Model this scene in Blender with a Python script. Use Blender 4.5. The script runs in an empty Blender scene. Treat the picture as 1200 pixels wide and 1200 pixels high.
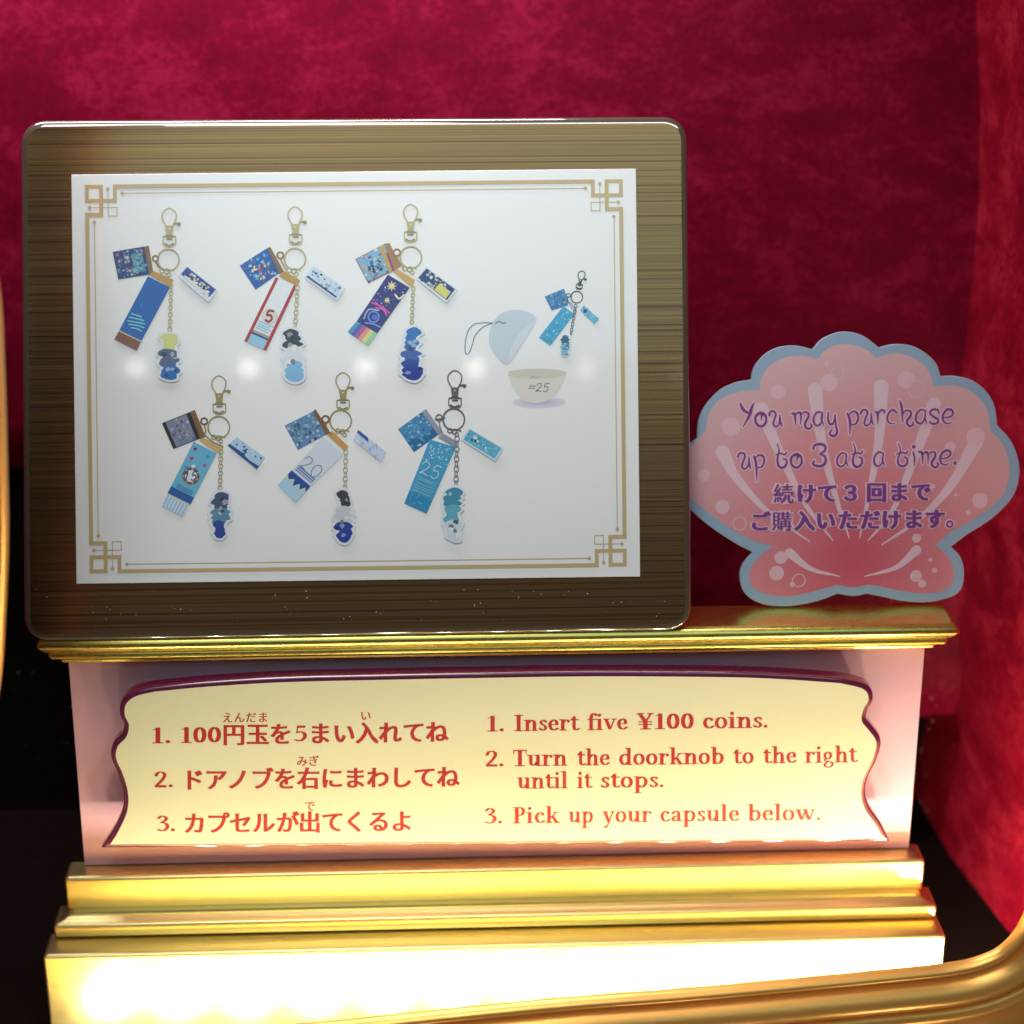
import bpy, math, random
from mathutils import Vector, Matrix
from mathutils.geometry import tessellate_polygon

rnd = random.Random(7)
scene = bpy.context.scene
col = scene.collection

# ------------------------------------------------------------------ camera
D = 0.70
LENS = 67.0
FPX = 1200.0 * LENS / 36.0
PITCH, YAW, ROLL = math.radians(22.0), math.radians(2.4), -0.0015
FWD = Vector((math.sin(YAW) * math.cos(PITCH), math.cos(YAW) * math.cos(PITCH), -math.sin(PITCH)))
R0 = Vector((math.cos(YAW), -math.sin(YAW), 0))
U0 = R0.cross(FWD)
RIGHT = (math.cos(ROLL) * R0 - math.sin(ROLL) * U0).normalized()
UP = (math.sin(ROLL) * R0 + math.cos(ROLL) * U0).normalized()
CAM = -D * FWD

cd = bpy.data.cameras.new('camera')
cd.lens = LENS
cd.sensor_width = 36
cd.clip_start = 0.01
cd.clip_end = 50
cd.dof.use_dof = True
cd.dof.focus_distance = 0.712
cd.dof.aperture_fstop = 5.8
cam = bpy.data.objects.new('camera', cd)
col.objects.link(cam)
cam.matrix_world = Matrix(((RIGHT.x, UP.x, -FWD.x, CAM.x), (RIGHT.y, UP.y, -FWD.y, CAM.y),
                           (RIGHT.z, UP.z, -FWD.z, CAM.z), (0, 0, 0, 1)))
scene.camera = cam


def ray(x, y):
    return (FWD + RIGHT * ((x - 600) / FPX) + UP * ((600 - y) / FPX)).normalized()


def at(x, y, Y):
    """point where the photograph's pixel (x, y) meets the upright plane y = Y"""
    d = ray(x, y)
    return CAM + d * ((Y - CAM.y) / d.y)


class Plane:
    """a flat sheet: origin o, axes u (right), v (up the sheet), n (out of its face)"""
    def __init__(s, o, lean):
        a = math.radians(lean)
        s.o = Vector(o)
        s.u = Vector((1, 0, 0))
        s.v = Vector((0, math.sin(a), math.cos(a)))
        s.n = s.u.cross(s.v)

    def px(s, x, y):
        d = ray(x, y)
        p = CAM + d * ((s.o - CAM).dot(s.n) / d.dot(s.n)) - s.o
        return Vector((p.dot(s.u), p.dot(s.v)))

    def matrix(s):
        return Matrix(((s.u.x, s.v.x, s.n.x, s.o.x), (s.u.y, s.v.y, s.n.y, s.o.y),
                       (s.u.z, s.v.z, s.n.z, s.o.z), (0, 0, 0, 1)))


MPP = D / FPX          # metres per pixel of the photograph, near the sheets

# depths (y grows away from the camera)
Y_LEDGE, Y_BOARD, Y_PLAQUE = -0.007, 0.006, -0.008
Y_S1, Y_S2, Y_S3 = -0.0026, -0.012, -0.023
Y_FRAME = -0.070
WALL_LEAN = math.tan(math.radians(12.0))
Z_LEDGE = at(600, 740, Y_LEDGE).z
Y_WALL = 0.110           # rear wall at ledge height
d_ = ray(600, 714)
Y_BACK = (CAM + d_ * ((Z_LEDGE - CAM.z) / d_.z)).y

# ------------------------------------------------------------------ world, lamps, exposure
world = bpy.data.worlds.new('World')
scene.world = world
world.use_nodes = True
bg = world.node_tree.nodes['Background']
bg.inputs[0].default_value = (1.0, 0.85, 0.78, 1)
bg.inputs[1].default_value = 0.05
scene.view_settings.view_transform = 'Standard'
scene.view_settings.look = 'None'
scene.view_settings.exposure = 0
scene.view_settings.gamma = 1

panel_pl = Plane((0, -0.0095, Z_LEDGE + 0.0004), 20.0)


def mirror_hit(x, y, Y):
    """where the room lamp stands that the panel's glossy face mirrors at this pixel"""
    d = ray(x, y)
    t = (panel_pl.o - CAM).dot(panel_pl.n) / d.dot(panel_pl.n)
    p = CAM + d * t
    r = d - 2 * d.dot(panel_pl.n) * panel_pl.n
    return p + r * ((Y - p.y) / r.y)


def lamp(name, kind, loc, power, color, **kw):
    l = bpy.data.lights.new(name, kind)
    l.energy = power
    l.color = color
    for k, v in kw.items():
        setattr(l, k, v)
    o = bpy.data.objects.new(name, l)
    o.location = loc
    col.objects.link(o)
    return o


def aim(o, target):
    o.rotation_euler = (Vector(target) - o.location).to_track_quat('-Z', 'Y').to_euler()


# row of warm LEDs on the cabinet floor between the steps and the window frame
LED_Y = Y_S3 - 0.025
for x in (96, 184, 272, 360, 447, 533, 619, 703, 787, 870, 952, 1033, 1112, 1186):
    p = at(x, 1256 - (x - 96) * 0.030 - max(0, x - 1040) * 0.12, LED_Y)
    lamp('led_light', 'POINT', p, 0.114 if x < 1100 else 0.40, (1.0, 0.92, 0.70), shadow_soft_size=0.0032)  # last two are added, stronger, to brighten the right wall
# cool lamp in the top of the cabinet
o = lamp('cabinet_lamp', 'AREA', (-0.11, 0.085, 0.285), 1.18, (0.97, 0.96, 1.0), shape='RECTANGLE', size=0.30, size_y=0.03)
aim(o, (-0.11, 0.12, 0.0))
# lamp behind the upper edge of the window, shining on the two signs
o = lamp('window_lamp', 'AREA', (0.0, -0.055, 0.258), 0.092, (0.98, 0.99, 0.95), shape='RECTANGLE', size=0.30, size_y=0.02, spread=math.radians(90))
aim(o, (0.0, 0.03, 0.07))
# added warm fill lamp, unseen, up in front
o = lamp('fill_lamp', 'AREA', (-0.20, -0.50, 0.90), 4.0, (1.0, 0.95, 0.90), shape='DISK', size=0.45)
aim(o, (0, 0, -0.05))
# added warm fill lamps below the window frame, to brighten it
for x in (-0.05, 0.07, 0.17):
    lamp('frame_fill_lamp', 'POINT', (x, -0.165, -0.275), 0.16, (1.0, 0.88, 0.72), shadow_soft_size=0.01)
# bright ceiling panel of the room behind the camera
ROOM_Y = -0.85
a_, b_ = mirror_hit(84, 446, ROOM_Y), mirror_hit(745, 416, ROOM_Y)
mid = (a_ + b_) / 2
H_ = 0.50
o = lamp('room_panel', 'AREA', (mid.x, ROOM_Y, mid.z + H_ / 2), 2.4, (0.46, 0.88, 1.0), shape='RECTANGLE', size=1.3, size_y=H_)
o.rotation_euler = (math.radians(90), math.atan2(-(b_.z - a_.z), b_.x - a_.x), 0)
# small ceiling spots seen mirrored in the panel
for x, y, k in ((160, 431, 1.0), (292, 431, 1.2), (428, 431, 1.2), (557, 432, 1.2), (687, 433, 0.5), (797, 441, 1.0)):
    lamp('ceiling_spot', 'POINT', mirror_hit(x, y, ROOM_Y), 0.022 * k, (1, 0.96, 0.9), shadow_soft_size=0.0075)

# ------------------------------------------------------------------ materials


def lin(c):
    def f(v):
        v /= 255.0
        return v / 12.92 if v <= 0.04045 else ((v + 0.055) / 1.055) ** 2.4
    return tuple(f(v) for v in c)


def newmat(name):
    m = bpy.data.materials.new(name)
    m.use_nodes = True
    nt = m.node_tree
    return m, nt, nt.nodes['Principled BSDF']


def N(nt, kind, **kw):
    n = nt.nodes.new(kind)
    for k, v in kw.items():
        if hasattr(n, k):
            setattr(n, k, v)
        else:
            n.inputs[k].default_value = v
    return n


def simple(name, c, rough=0.5, metal=0.0, coat=0.0, coat_rough=0.08, bump=0.0, bscale=900, vary=0.0, vscale=120, spec=0.5):
    """plain surface with slight procedural colour variation and grain"""
    m, nt, b = newmat(name)
    b.inputs['Base Color'].default_value = (*c, 1)
    b.inputs['Roughness'].default_value = rough
    b.inputs['Metallic'].default_value = metal
    b.inputs['Coat Weight'].default_value = coat
    b.inputs['Specular IOR Level'].default_value = spec
    b.inputs['Coat Roughness'].default_value = coat_rough
    tc = N(nt, 'ShaderNodeTexCoord')
    if vary:
        no = N(nt, 'ShaderNodeTexNoise', Scale=vscale, Detail=6.0, Roughness=0.65)
        nt.links.new(tc.outputs['Object'], no.inputs['Vector'])
        mx = N(nt, 'ShaderNodeMix', data_type='RGBA')
        mx.inputs[6].default_value = (*[v * (1 - vary) for v in c], 1)
        mx.inputs[7].default_value = (*[min(1, v * (1 + vary)) for v in c], 1)
        nt.links.new(no.outputs['Fac'], mx.inputs[0])
        nt.links.new(mx.outputs[2], b.inputs['Base Color'])
    if bump:
        no = N(nt, 'ShaderNodeTexNoise', Scale=bscale, Detail=3.0)
        nt.links.new(tc.outputs['Object'], no.inputs['Vector'])
        bp = N(nt, 'ShaderNodeBump', Strength=bump, Distance=0.0003)
        nt.links.new(no.outputs['Fac'], bp.inputs['Height'])
        nt.links.new(bp.outputs['Normal'], b.inputs['Normal'])
    return m


_pm = {}


def ink(c, coat=1.0):
    """printing ink under the clear front of the sheet; c is the sRGB print colour"""
    key = (c, coat)
    if key not in _pm:
        _pm[key] = simple('ink', tuple(v * 0.9 for v in lin(c)), 0.55, 0, coat, 0.05, vary=0.10, vscale=1500)
    return _pm[key]


def wall_mat(name, ca, cb, cc):
    """mottled crimson velvet-print"""
    m, nt, b = newmat(name)
    tc = N(nt, 'ShaderNodeTexCoord')
    big = N(nt, 'ShaderNodeTexNoise', Scale=38.0, Detail=9.0, Roughness=0.68, Distortion=0.4)
    fine = N(nt, 'ShaderNodeTexNoise', Scale=330.0, Detail=5.0, Roughness=0.75)
    mp = N(nt, 'ShaderNodeMapping')
    mp.inputs['Scale'].default_value = (0.75, 1, 1.3)
    nt.links.new(tc.outputs['Object'], mp.inputs['Vector'])
    nt.links.new(mp.outputs[0], big.inputs['Vector'])
    nt.links.new(tc.outputs['Object'], fine.inputs['Vector'])
    add = N(nt, 'ShaderNodeMath', operation='MULTIPLY_ADD')
    nt.links.new(fine.outputs['Fac'], add.inputs[0])
    add.inputs[1].default_value = 0.62
    nt.links.new(big.outputs['Fac'], add.inputs[2])
    rp = N(nt, 'ShaderNodeValToRGB')
    rp.color_ramp.elements[0].position = 0.58
    rp.color_ramp.elements[0].color = (*ca, 1)
    rp.color_ramp.elements[1].position = 0.98
    rp.color_ramp.elements[1].color = (*cc, 1)
    e = rp.color_ramp.elements.new(0.80)
    e.color = (*cb, 1)
    nt.links.new(add.outputs[0], rp.inputs[0])
    nt.links.new(rp.outputs[0], b.inputs['Base Color'])
    b.inputs['Roughness'].default_value = 0.6
    b.inputs['Specular IOR Level'].default_value = 0.08
    bp = N(nt, 'ShaderNodeBump', Strength=0.25, Distance=0.0006)
    nt.links.new(fine.outputs['Fac'], bp.inputs['Height'])
    nt.links.new(bp.outputs['Normal'], b.inputs['Normal'])
    return m


def gold_mat(name, c, rough, grain=0.15, metal=1.0):
    m, nt, b = newmat(name)
    b.inputs['Metallic'].default_value = metal
    tc = N(nt, 'ShaderNodeTexCoord')
    mp = N(nt, 'ShaderNodeMapping')
    mp.inputs['Scale'].default_value = (0.18, 1, 1)
    nt.links.new(tc.outputs['Object'], mp.inputs['Vector'])
    no = N(nt, 'ShaderNodeTexNoise', Scale=700.0, Detail=5.0, Roughness=0.7)
    nt.links.new(mp.outputs[0], no.inputs['Vector'])
    lo = N(nt, 'ShaderNodeTexNoise', Scale=60.0, Detail=4.0)
    nt.links.new(mp.outputs[0], lo.inputs['Vector'])
    mx = N(nt, 'ShaderNodeMix', data_type='RGBA')
    mx.inputs[6].default_value = (*[v * 0.82 for v in c], 1)
    mx.inputs[7].default_value = (*[min(1, v * 1.12) for v in c], 1)
    nt.links.new(lo.outputs['Fac'], mx.inputs[0])
    nt.links.new(mx.outputs[2], b.inputs['Base Color'])
    rr = N(nt, 'ShaderNodeMapRange')
    rr.inputs['To Min'].default_value = rough * 0.75
    rr.inputs['To Max'].default_value = rough * 1.3
    nt.links.new(no.outputs['Fac'], rr.inputs['Value'])
    nt.links.new(rr.outputs[0], b.inputs['Roughness'])
    bp = N(nt, 'ShaderNodeBump', Strength=grain, Distance=0.0002)
    nt.links.new(no.outputs['Fac'], bp.inputs['Height'])
    nt.links.new(bp.outputs['Normal'], b.inputs['Normal'])
    return m


def striped_mat(name):
    """brown metallic film with fine horizontal brushed lines under clear acrylic"""
    m, nt, b = newmat(name)
    tc = N(nt, 'ShaderNodeTexCoord')
    mp = N(nt, 'ShaderNodeMapping')
    mp.inputs['Scale'].default_value = (2, 1250, 1)
    nt.links.new(tc.outputs['Object'], mp.inputs['Vector'])
    no = N(nt, 'ShaderNodeTexNoise', Scale=1.0, Detail=4.0, Roughness=0.7)
    nt.links.new(mp.outputs[0], no.inputs['Vector'])
    mp2 = N(nt, 'ShaderNodeMapping')
    mp2.inputs['Scale'].default_value = (2, 420, 1)
    nt.links.new(tc.outputs['Object'], mp2.inputs['Vector'])
    no2 = N(nt, 'ShaderNodeTexNoise', Scale=1.0, Detail=2.0, Roughness=0.6)
    nt.links.new(mp2.outputs[0], no2.inputs['Vector'])
    mp3 = N(nt, 'ShaderNodeMapping')
    mp3.inputs['Scale'].default_value = (0.5, 900, 1)
    nt.links.new(tc.outputs['Object'], mp3.inputs['Vector'])
    wv = N(nt, 'ShaderNodeTexNoise', Scale=1.0, Detail=1.0)
    nt.links.new(mp3.outputs[0], wv.inputs['Vector'])
    ad = N(nt, 'ShaderNodeMath', operation='MULTIPLY_ADD')
    nt.links.new(no2.outputs['Fac'], ad.inputs[0])
    ad.inputs[1].default_value = 0.25
    nt.links.new(no.outputs['Fac'], ad.inputs[2])
    pw = N(nt, 'ShaderNodeMapRange', interpolation_type='SMOOTHSTEP')
    nt.links.new(wv.outputs['Fac'], pw.inputs['Value'])
    pw.inputs['From Min'].default_value = 0.36
    pw.inputs['From Max'].default_value = 0.47
    ad2 = N(nt, 'ShaderNodeMath', operation='MULTIPLY_ADD')
    nt.links.new(pw.outputs[0], ad2.inputs[0])
    ad2.inputs[1].default_value = 0.22
    nt.links.new(ad.outputs[0], ad2.inputs[2])
    rp = N(nt, 'ShaderNodeValToRGB')
    rp.color_ramp.elements[0].position = 0.44
    rp.color_ramp.elements[0].color = (0.15, 0.074, 0.048, 1)
    rp.color_ramp.elements[1].position = 0.80
    rp.color_ramp.elements[1].color = (0.42, 0.22, 0.088, 1)
    sc = N(nt, 'ShaderNodeMath', operation='MULTIPLY')
    sc.inputs[1].default_value = 0.80
    nt.links.new(ad2.outputs[0], sc.inputs[0])
    nt.links.new(sc.outputs[0], rp.inputs[0])
    nt.links.new(rp.outputs[0], b.inputs['Base Color'])
    b.inputs['Metallic'].default_value = 0.92
    b.inputs['Roughness'].default_value = 0.26
    b.inputs['Coat Weight'].default_value = 0.12
    b.inputs['Coat Roughness'].default_value = 0.05
    return m


def pink_mat(name):
    """printed shell pink: pale at the fan's rim, deeper where the ribs meet"""
    m, nt, b = newmat(name)
    tc = N(nt, 'ShaderNodeTexCoord')
    mp = N(nt, 'ShaderNodeMapping', vector_type='POINT')
    nt.links.new(tc.outputs['Object'], mp.inputs['Vector'])
    mp.inputs['Location'].default_value = (0, -0.018, 0)
    ln = N(nt, 'ShaderNodeVectorMath', operation='LENGTH')
    nt.links.new(mp.outputs[0], ln.inputs[0])
    no = N(nt, 'ShaderNodeTexNoise', Scale=1800.0, Detail=3.0)
    nt.links.new(tc.outputs['Object'], no.inputs['Vector'])
    ma = N(nt, 'ShaderNodeMath', operation='MULTIPLY_ADD')
    nt.links.new(no.outputs['Fac'], ma.inputs[0])
    ma.inputs[1].default_value = 0.034
    nt.links.new(ln.outputs['Value'], ma.inputs[2])
    rp = N(nt, 'ShaderNodeValToRGB')
    E = rp.color_ramp.elements
    E[0].position = 0.021
    E[0].color = (*lin((212, 88, 110)), 1)
    E[1].position = 0.109
    E[1].color = (*lin((224, 188, 192)), 1)
    e = E.new(0.059)
    e.color = (*lin((224, 142, 150)), 1)
    nt.links.new(ma.outputs[0], rp.inputs[0])
    nt.links.new(rp.outputs[0], b.inputs['Base Color'])
    b.inputs['Roughness'].default_value = 0.45
    b.inputs['Coat Weight'].default_value = 0.35
    b.inputs['Coat Roughness'].default_value = 0.25
    return m


M_WALL = wall_mat('crimson_wall', (0.095, 0.0002, 0.008), (0.145, 0.0004, 0.014), (0.225, 0.005, 0.030))
M_SIDE = wall_mat('crimson_wall_lit', (0.16, 0.001, 0.010), (0.26, 0.003, 0.018), (0.40, 0.016, 0.034))  # the wall's crimson made lighter, lamp glow put into its colour
M_DARK = simple('shade_black', (0.006, 0.003, 0.003), 0.9, vary=0.3, spec=0.05)  # near black, deep shade put into the colour
M_FLOOR = simple('dark_floor', (0.008, 0.004, 0.003), 0.8, vary=0.3, spec=0.05)
M_GOLD = gold_mat('gold_moulding', (1.0, 0.74, 0.19), 0.28, 0.05)
M_STEP = gold_mat('gold_step', (1.0, 0.80, 0.36), 0.37, 0.07)
M_FRAME = gold_mat('copper_gold_frame', (1.0, 0.46, 0.11), 0.33, 0.3, 0.6)
M_BACK = simple('yellow_reflector', (0.85, 0.66, 0.28), 0.45, vary=0.1)
M_EDGE = simple('acrylic_edge', (0.085, 0.062, 0.042), 0.16, coat=1.0, coat_rough=0.03, vary=0.15, vscale=200)
M_STRIPE = striped_mat('brown_striped_film')
M_PAPER = simple('poster_paper', (0.80, 0.80, 0.80), 0.6, 0, 1.0, 0.04, vary=0.02, vscale=900)
M_BOARD = simple('pink_board', (0.76, 0.42, 0.52), 0.55, vary=0.05, vscale=60)
M_MAGENTA = simple('magenta_acrylic', (0.17, 0.012, 0.07), 0.10, coat=1.0, coat_rough=0.04, vary=0.2, vscale=300)
for m_ in (M_EDGE, M_MAGENTA):
    m_.node_tree.nodes['Principled BSDF'].inputs['Coat IOR'].default_value = 1.9
M_CREAM = simple('cream_face', (0.78, 0.75, 0.50), 0.45, bump=0.03, vary=0.03, vscale=40)
M_RED = simple('red_lettering', lin((178, 8, 22)), 0.5, vary=0.1, vscale=600)
M_BLUE = simple('pale_blue_rim', lin((154, 176, 200)), 0.5, coat=0.35, coat_rough=0.25, vary=0.05, vscale=1200)
M_PINK = pink_mat('shell_pink')
M_RIB = simple('shell_rib_print', lin((232, 196, 208)), 0.5, coat=0.35, coat_rough=0.25, vary=0.06, vscale=900)
M_BUB = simple('shell_bubble_print', lin((232, 186, 198)), 0.5, coat=0.35, coat_rough=0.25, vary=0.06, vscale=900)
M_PURPLE = simple('purple_lettering', lin((130, 60, 140)), 0.5, coat=0.3, coat_rough=0.25, vary=0.15, vscale=900)
M_HALO = simple('letter_halo', lin((236, 188, 204)), 0.5, coat=0.3, coat_rough=0.25, vary=0.05, vscale=900)
M_DUST = simple('dust_fleck', (0.6, 0.52, 0.42), 0.8, vary=0.2, vscale=900)
GOLDLINE = (198, 174, 122)

# ------------------------------------------------------------------ mesh tools


class MB:
    def __init__(s):
        s.v, s.f, s.m, s.mats = [], [], [], []

    def mi(s, mat):
        if mat not in s.mats:
            s.mats.append(mat)
        return s.mats.index(mat)

    def ring(s, pts):
        i = len(s.v)
        s.v += [tuple(p) for p in pts]
        return list(range(i, i + len(pts)))

    def face(s, idx, mat):
        s.f.append(tuple(idx))
        s.m.append(s.mi(mat))

    def bridge(s, a, b, mat, closed=True):
        n = len(a)
        for i in range(n if closed else n - 1):
            j = (i + 1) % n
            s.face((a[i], a[j], b[j], b[i]), mat)

    def poly(s, pts, h, mat, flip=False):
        """filled flat outline in sheet coordinates at height h"""
        p3 = [Vector((p[0], p[1], 0)) for p in pts]
        r = s.ring([(p[0], p[1], h) for p in pts])
        for t in tessellate_polygon([p3]):
            a, b, c = t
            nz = (p3[b] - p3[a]).cross(p3[c] - p3[a]).z
            if (nz < 0) != flip:
                a, c = c, a
            s.face((r[a], r[b], r[c]), mat)

    def build(s, name, parent=None, matrix=None, smooth=False):
        me = bpy.data.meshes.new(name)
        me.from_pydata(s.v, [], s.f)
        for m in s.mats:
            me.materials.append(m)
        me.polygons.foreach_set('material_index', s.m)
        if smooth:
            me.polygons.foreach_set('use_smooth', [True] * len(s.f))
        me.update()
        o = bpy.data.objects.new(name, me)
        col.objects.link(o)
        if matrix is not None:
            o.matrix_world = matrix
        if parent is not None:
            o.parent = parent
        return o


def spline(pts, n=8, closed=False):
    pts = [Vector(p) for p in pts]
    out = []
    k = len(pts)
    segs = k if closed else k - 1
    for i in range(segs):
        p1, p2 = pts[i], pts[(i + 1) % k]
        p0 = pts[(i - 1) % k] if closed or i > 0 else p1 * 2 - p2
        p3 = pts[(i + 2) % k] if closed or i + 2 < k else p2 * 2 - p1
        for j in range(n):
            t = j / n
            out.append(0.5 * ((2 * p1) + (p2 - p0) * t + (2 * p0 - 5 * p1 + 4 * p2 - p3) * t * t + (3 * p1 - p0 - 3 * p2 + p3) * t ** 3))
    if not closed:
        out.append(pts[-1])
    return out


def area2(p):
    return sum(p[i][0] * p[(i + 1) % len(p)][1] - p[(i + 1) % len(p)][0] * p[i][1] for i in range(len(p)))


def ccw(p):
    return list(p) if area2(p) > 0 else list(reversed(p))


def inset(p, d):
    """counter-clockwise outline moved inwards by d"""
    n = len(p)
    out = []
    for i in range(n):
        a, b, c = Vector(p[i - 1][:2]), Vector(p[i][:2]), Vector(p[(i + 1) % n][:2])
        e1, e2 = (b - a).normalized(), (c - b).normalized()
        m = Vector((-(e1.y + e2.y), e1.x + e2.x))
        if m.length < 1e-6:
            m = Vector((-e1.y, e1.x))
        m.normalize()
        k = max(0.45, m.dot(Vector((-e1.y, e1.x))))
        out.append(b + m * (d / k))
    return out


def prism(mb, outline, layers, mat, top_mat=None, cap_back=True):
    """sheet with thickness: layers = [(inset, height), ...] from back to front"""
    o = ccw(outline)
    rings, last = [], None
    for d, h in layers:
        q = inset(o, d) if d else o
        r = mb.ring([(p[0], p[1], h) for p in q])
        if last:
            mb.bridge(last, r, mat)
        last = r
        lastp = q
    mb.poly(lastp, layers[-1][1], top_mat or mat)
    if cap_back:
        mb.poly(o, layers[0][1], mat, flip=True)


EPS = 2.5e-7


def pen(mb, pts, a, b, h, mat, closed=False, caps=True, widths=None):
    """ribbon drawn with an elliptical nib (half-axes a, b) along pts"""
    n = len(pts)
    L, R_ = [], []
    for i in range(n):
        if closed:
            d = Vector(pts[(i + 1) % n]) - Vector(pts[i - 1])
        else:
            d = Vector(pts[min(n - 1, i + 1)]) - Vector(pts[max(0, i - 1)])
        if d.length < 1e-12:
            d = Vector((1, 0))
        d.normalize()
        nx, ny = -d.y, d.x
        w = widths[i] if widths else 1.0
        q = math.sqrt((a * nx) ** 2 + (b * ny) ** 2)
        off = Vector((a * a * nx / q, b * b * ny / q)) * w
        z = h + i * EPS
        L.append((pts[i][0] + off.x, pts[i][1] + off.y, z))
        R_.append((pts[i][0] - off.x, pts[i][1] - off.y, z))
    l, r = mb.ring(L), mb.ring(R_)
    for i in range(n if closed else n - 1):
        j = (i + 1) % n
        mb.face((l[i], r[i], r[j], l[j]), mat)
    if caps and not closed:
        for i in (0, n - 1):
            w = widths[i] if widths else 1.0
            if w < 0.12:
                continue
            mb.poly([(pts[i][0] + a * w * math.cos(t * math.pi / 6), pts[i][1] + b * w * math.sin(t * math.pi / 6)) for t in range(12)],
                    h + (n + 1) * EPS + (6e-6 if i else 0), mat)


def disc(mb, c, r, h, mat, n=20, ry=None):
    mb.poly([(c[0] + r * math.cos(t * 2 * math.pi / n), c[1] + (ry or r) * math.sin(t * 2 * math.pi / n)) for t in range(n)], h, mat)


def hoop(mb, c, r, w, h, mat, n=28):
    pen(mb, [Vector((c[0] + r * math.cos(t * 2 * math.pi / n), c[1] + r * math.sin(t * 2 * math.pi / n))) for t in range(n)], w / 2, w / 2, h, mat, closed=True)


def empty(name, matrix, label, cat, group=None):
    o = bpy.data.objects.new(name, None)
    o.empty_display_size = 0.01
    col.objects.link(o)
    o.matrix_world = matrix
    o['label'] = label
    o['category'] = cat
    if group:
        o['group'] = group
    return o


# ------------------------------------------------------------------ lettering
# bold roman letters drawn with a broad nib; x-height = 1


def RC(x0, y0, x1, y1):
    return ('R', x0, y0, x1, y1)


def CV(*p, a=0.15):
    return ('C', p, a)


def LN(*p, a=0.15):
    return ('L', p, a)


def DT(x, y, r):
    return ('D', x, y, r)


def EL(cx, cy, rx, ry, a=0.15):
    return ('E', cx, cy, rx, ry, a)


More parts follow.
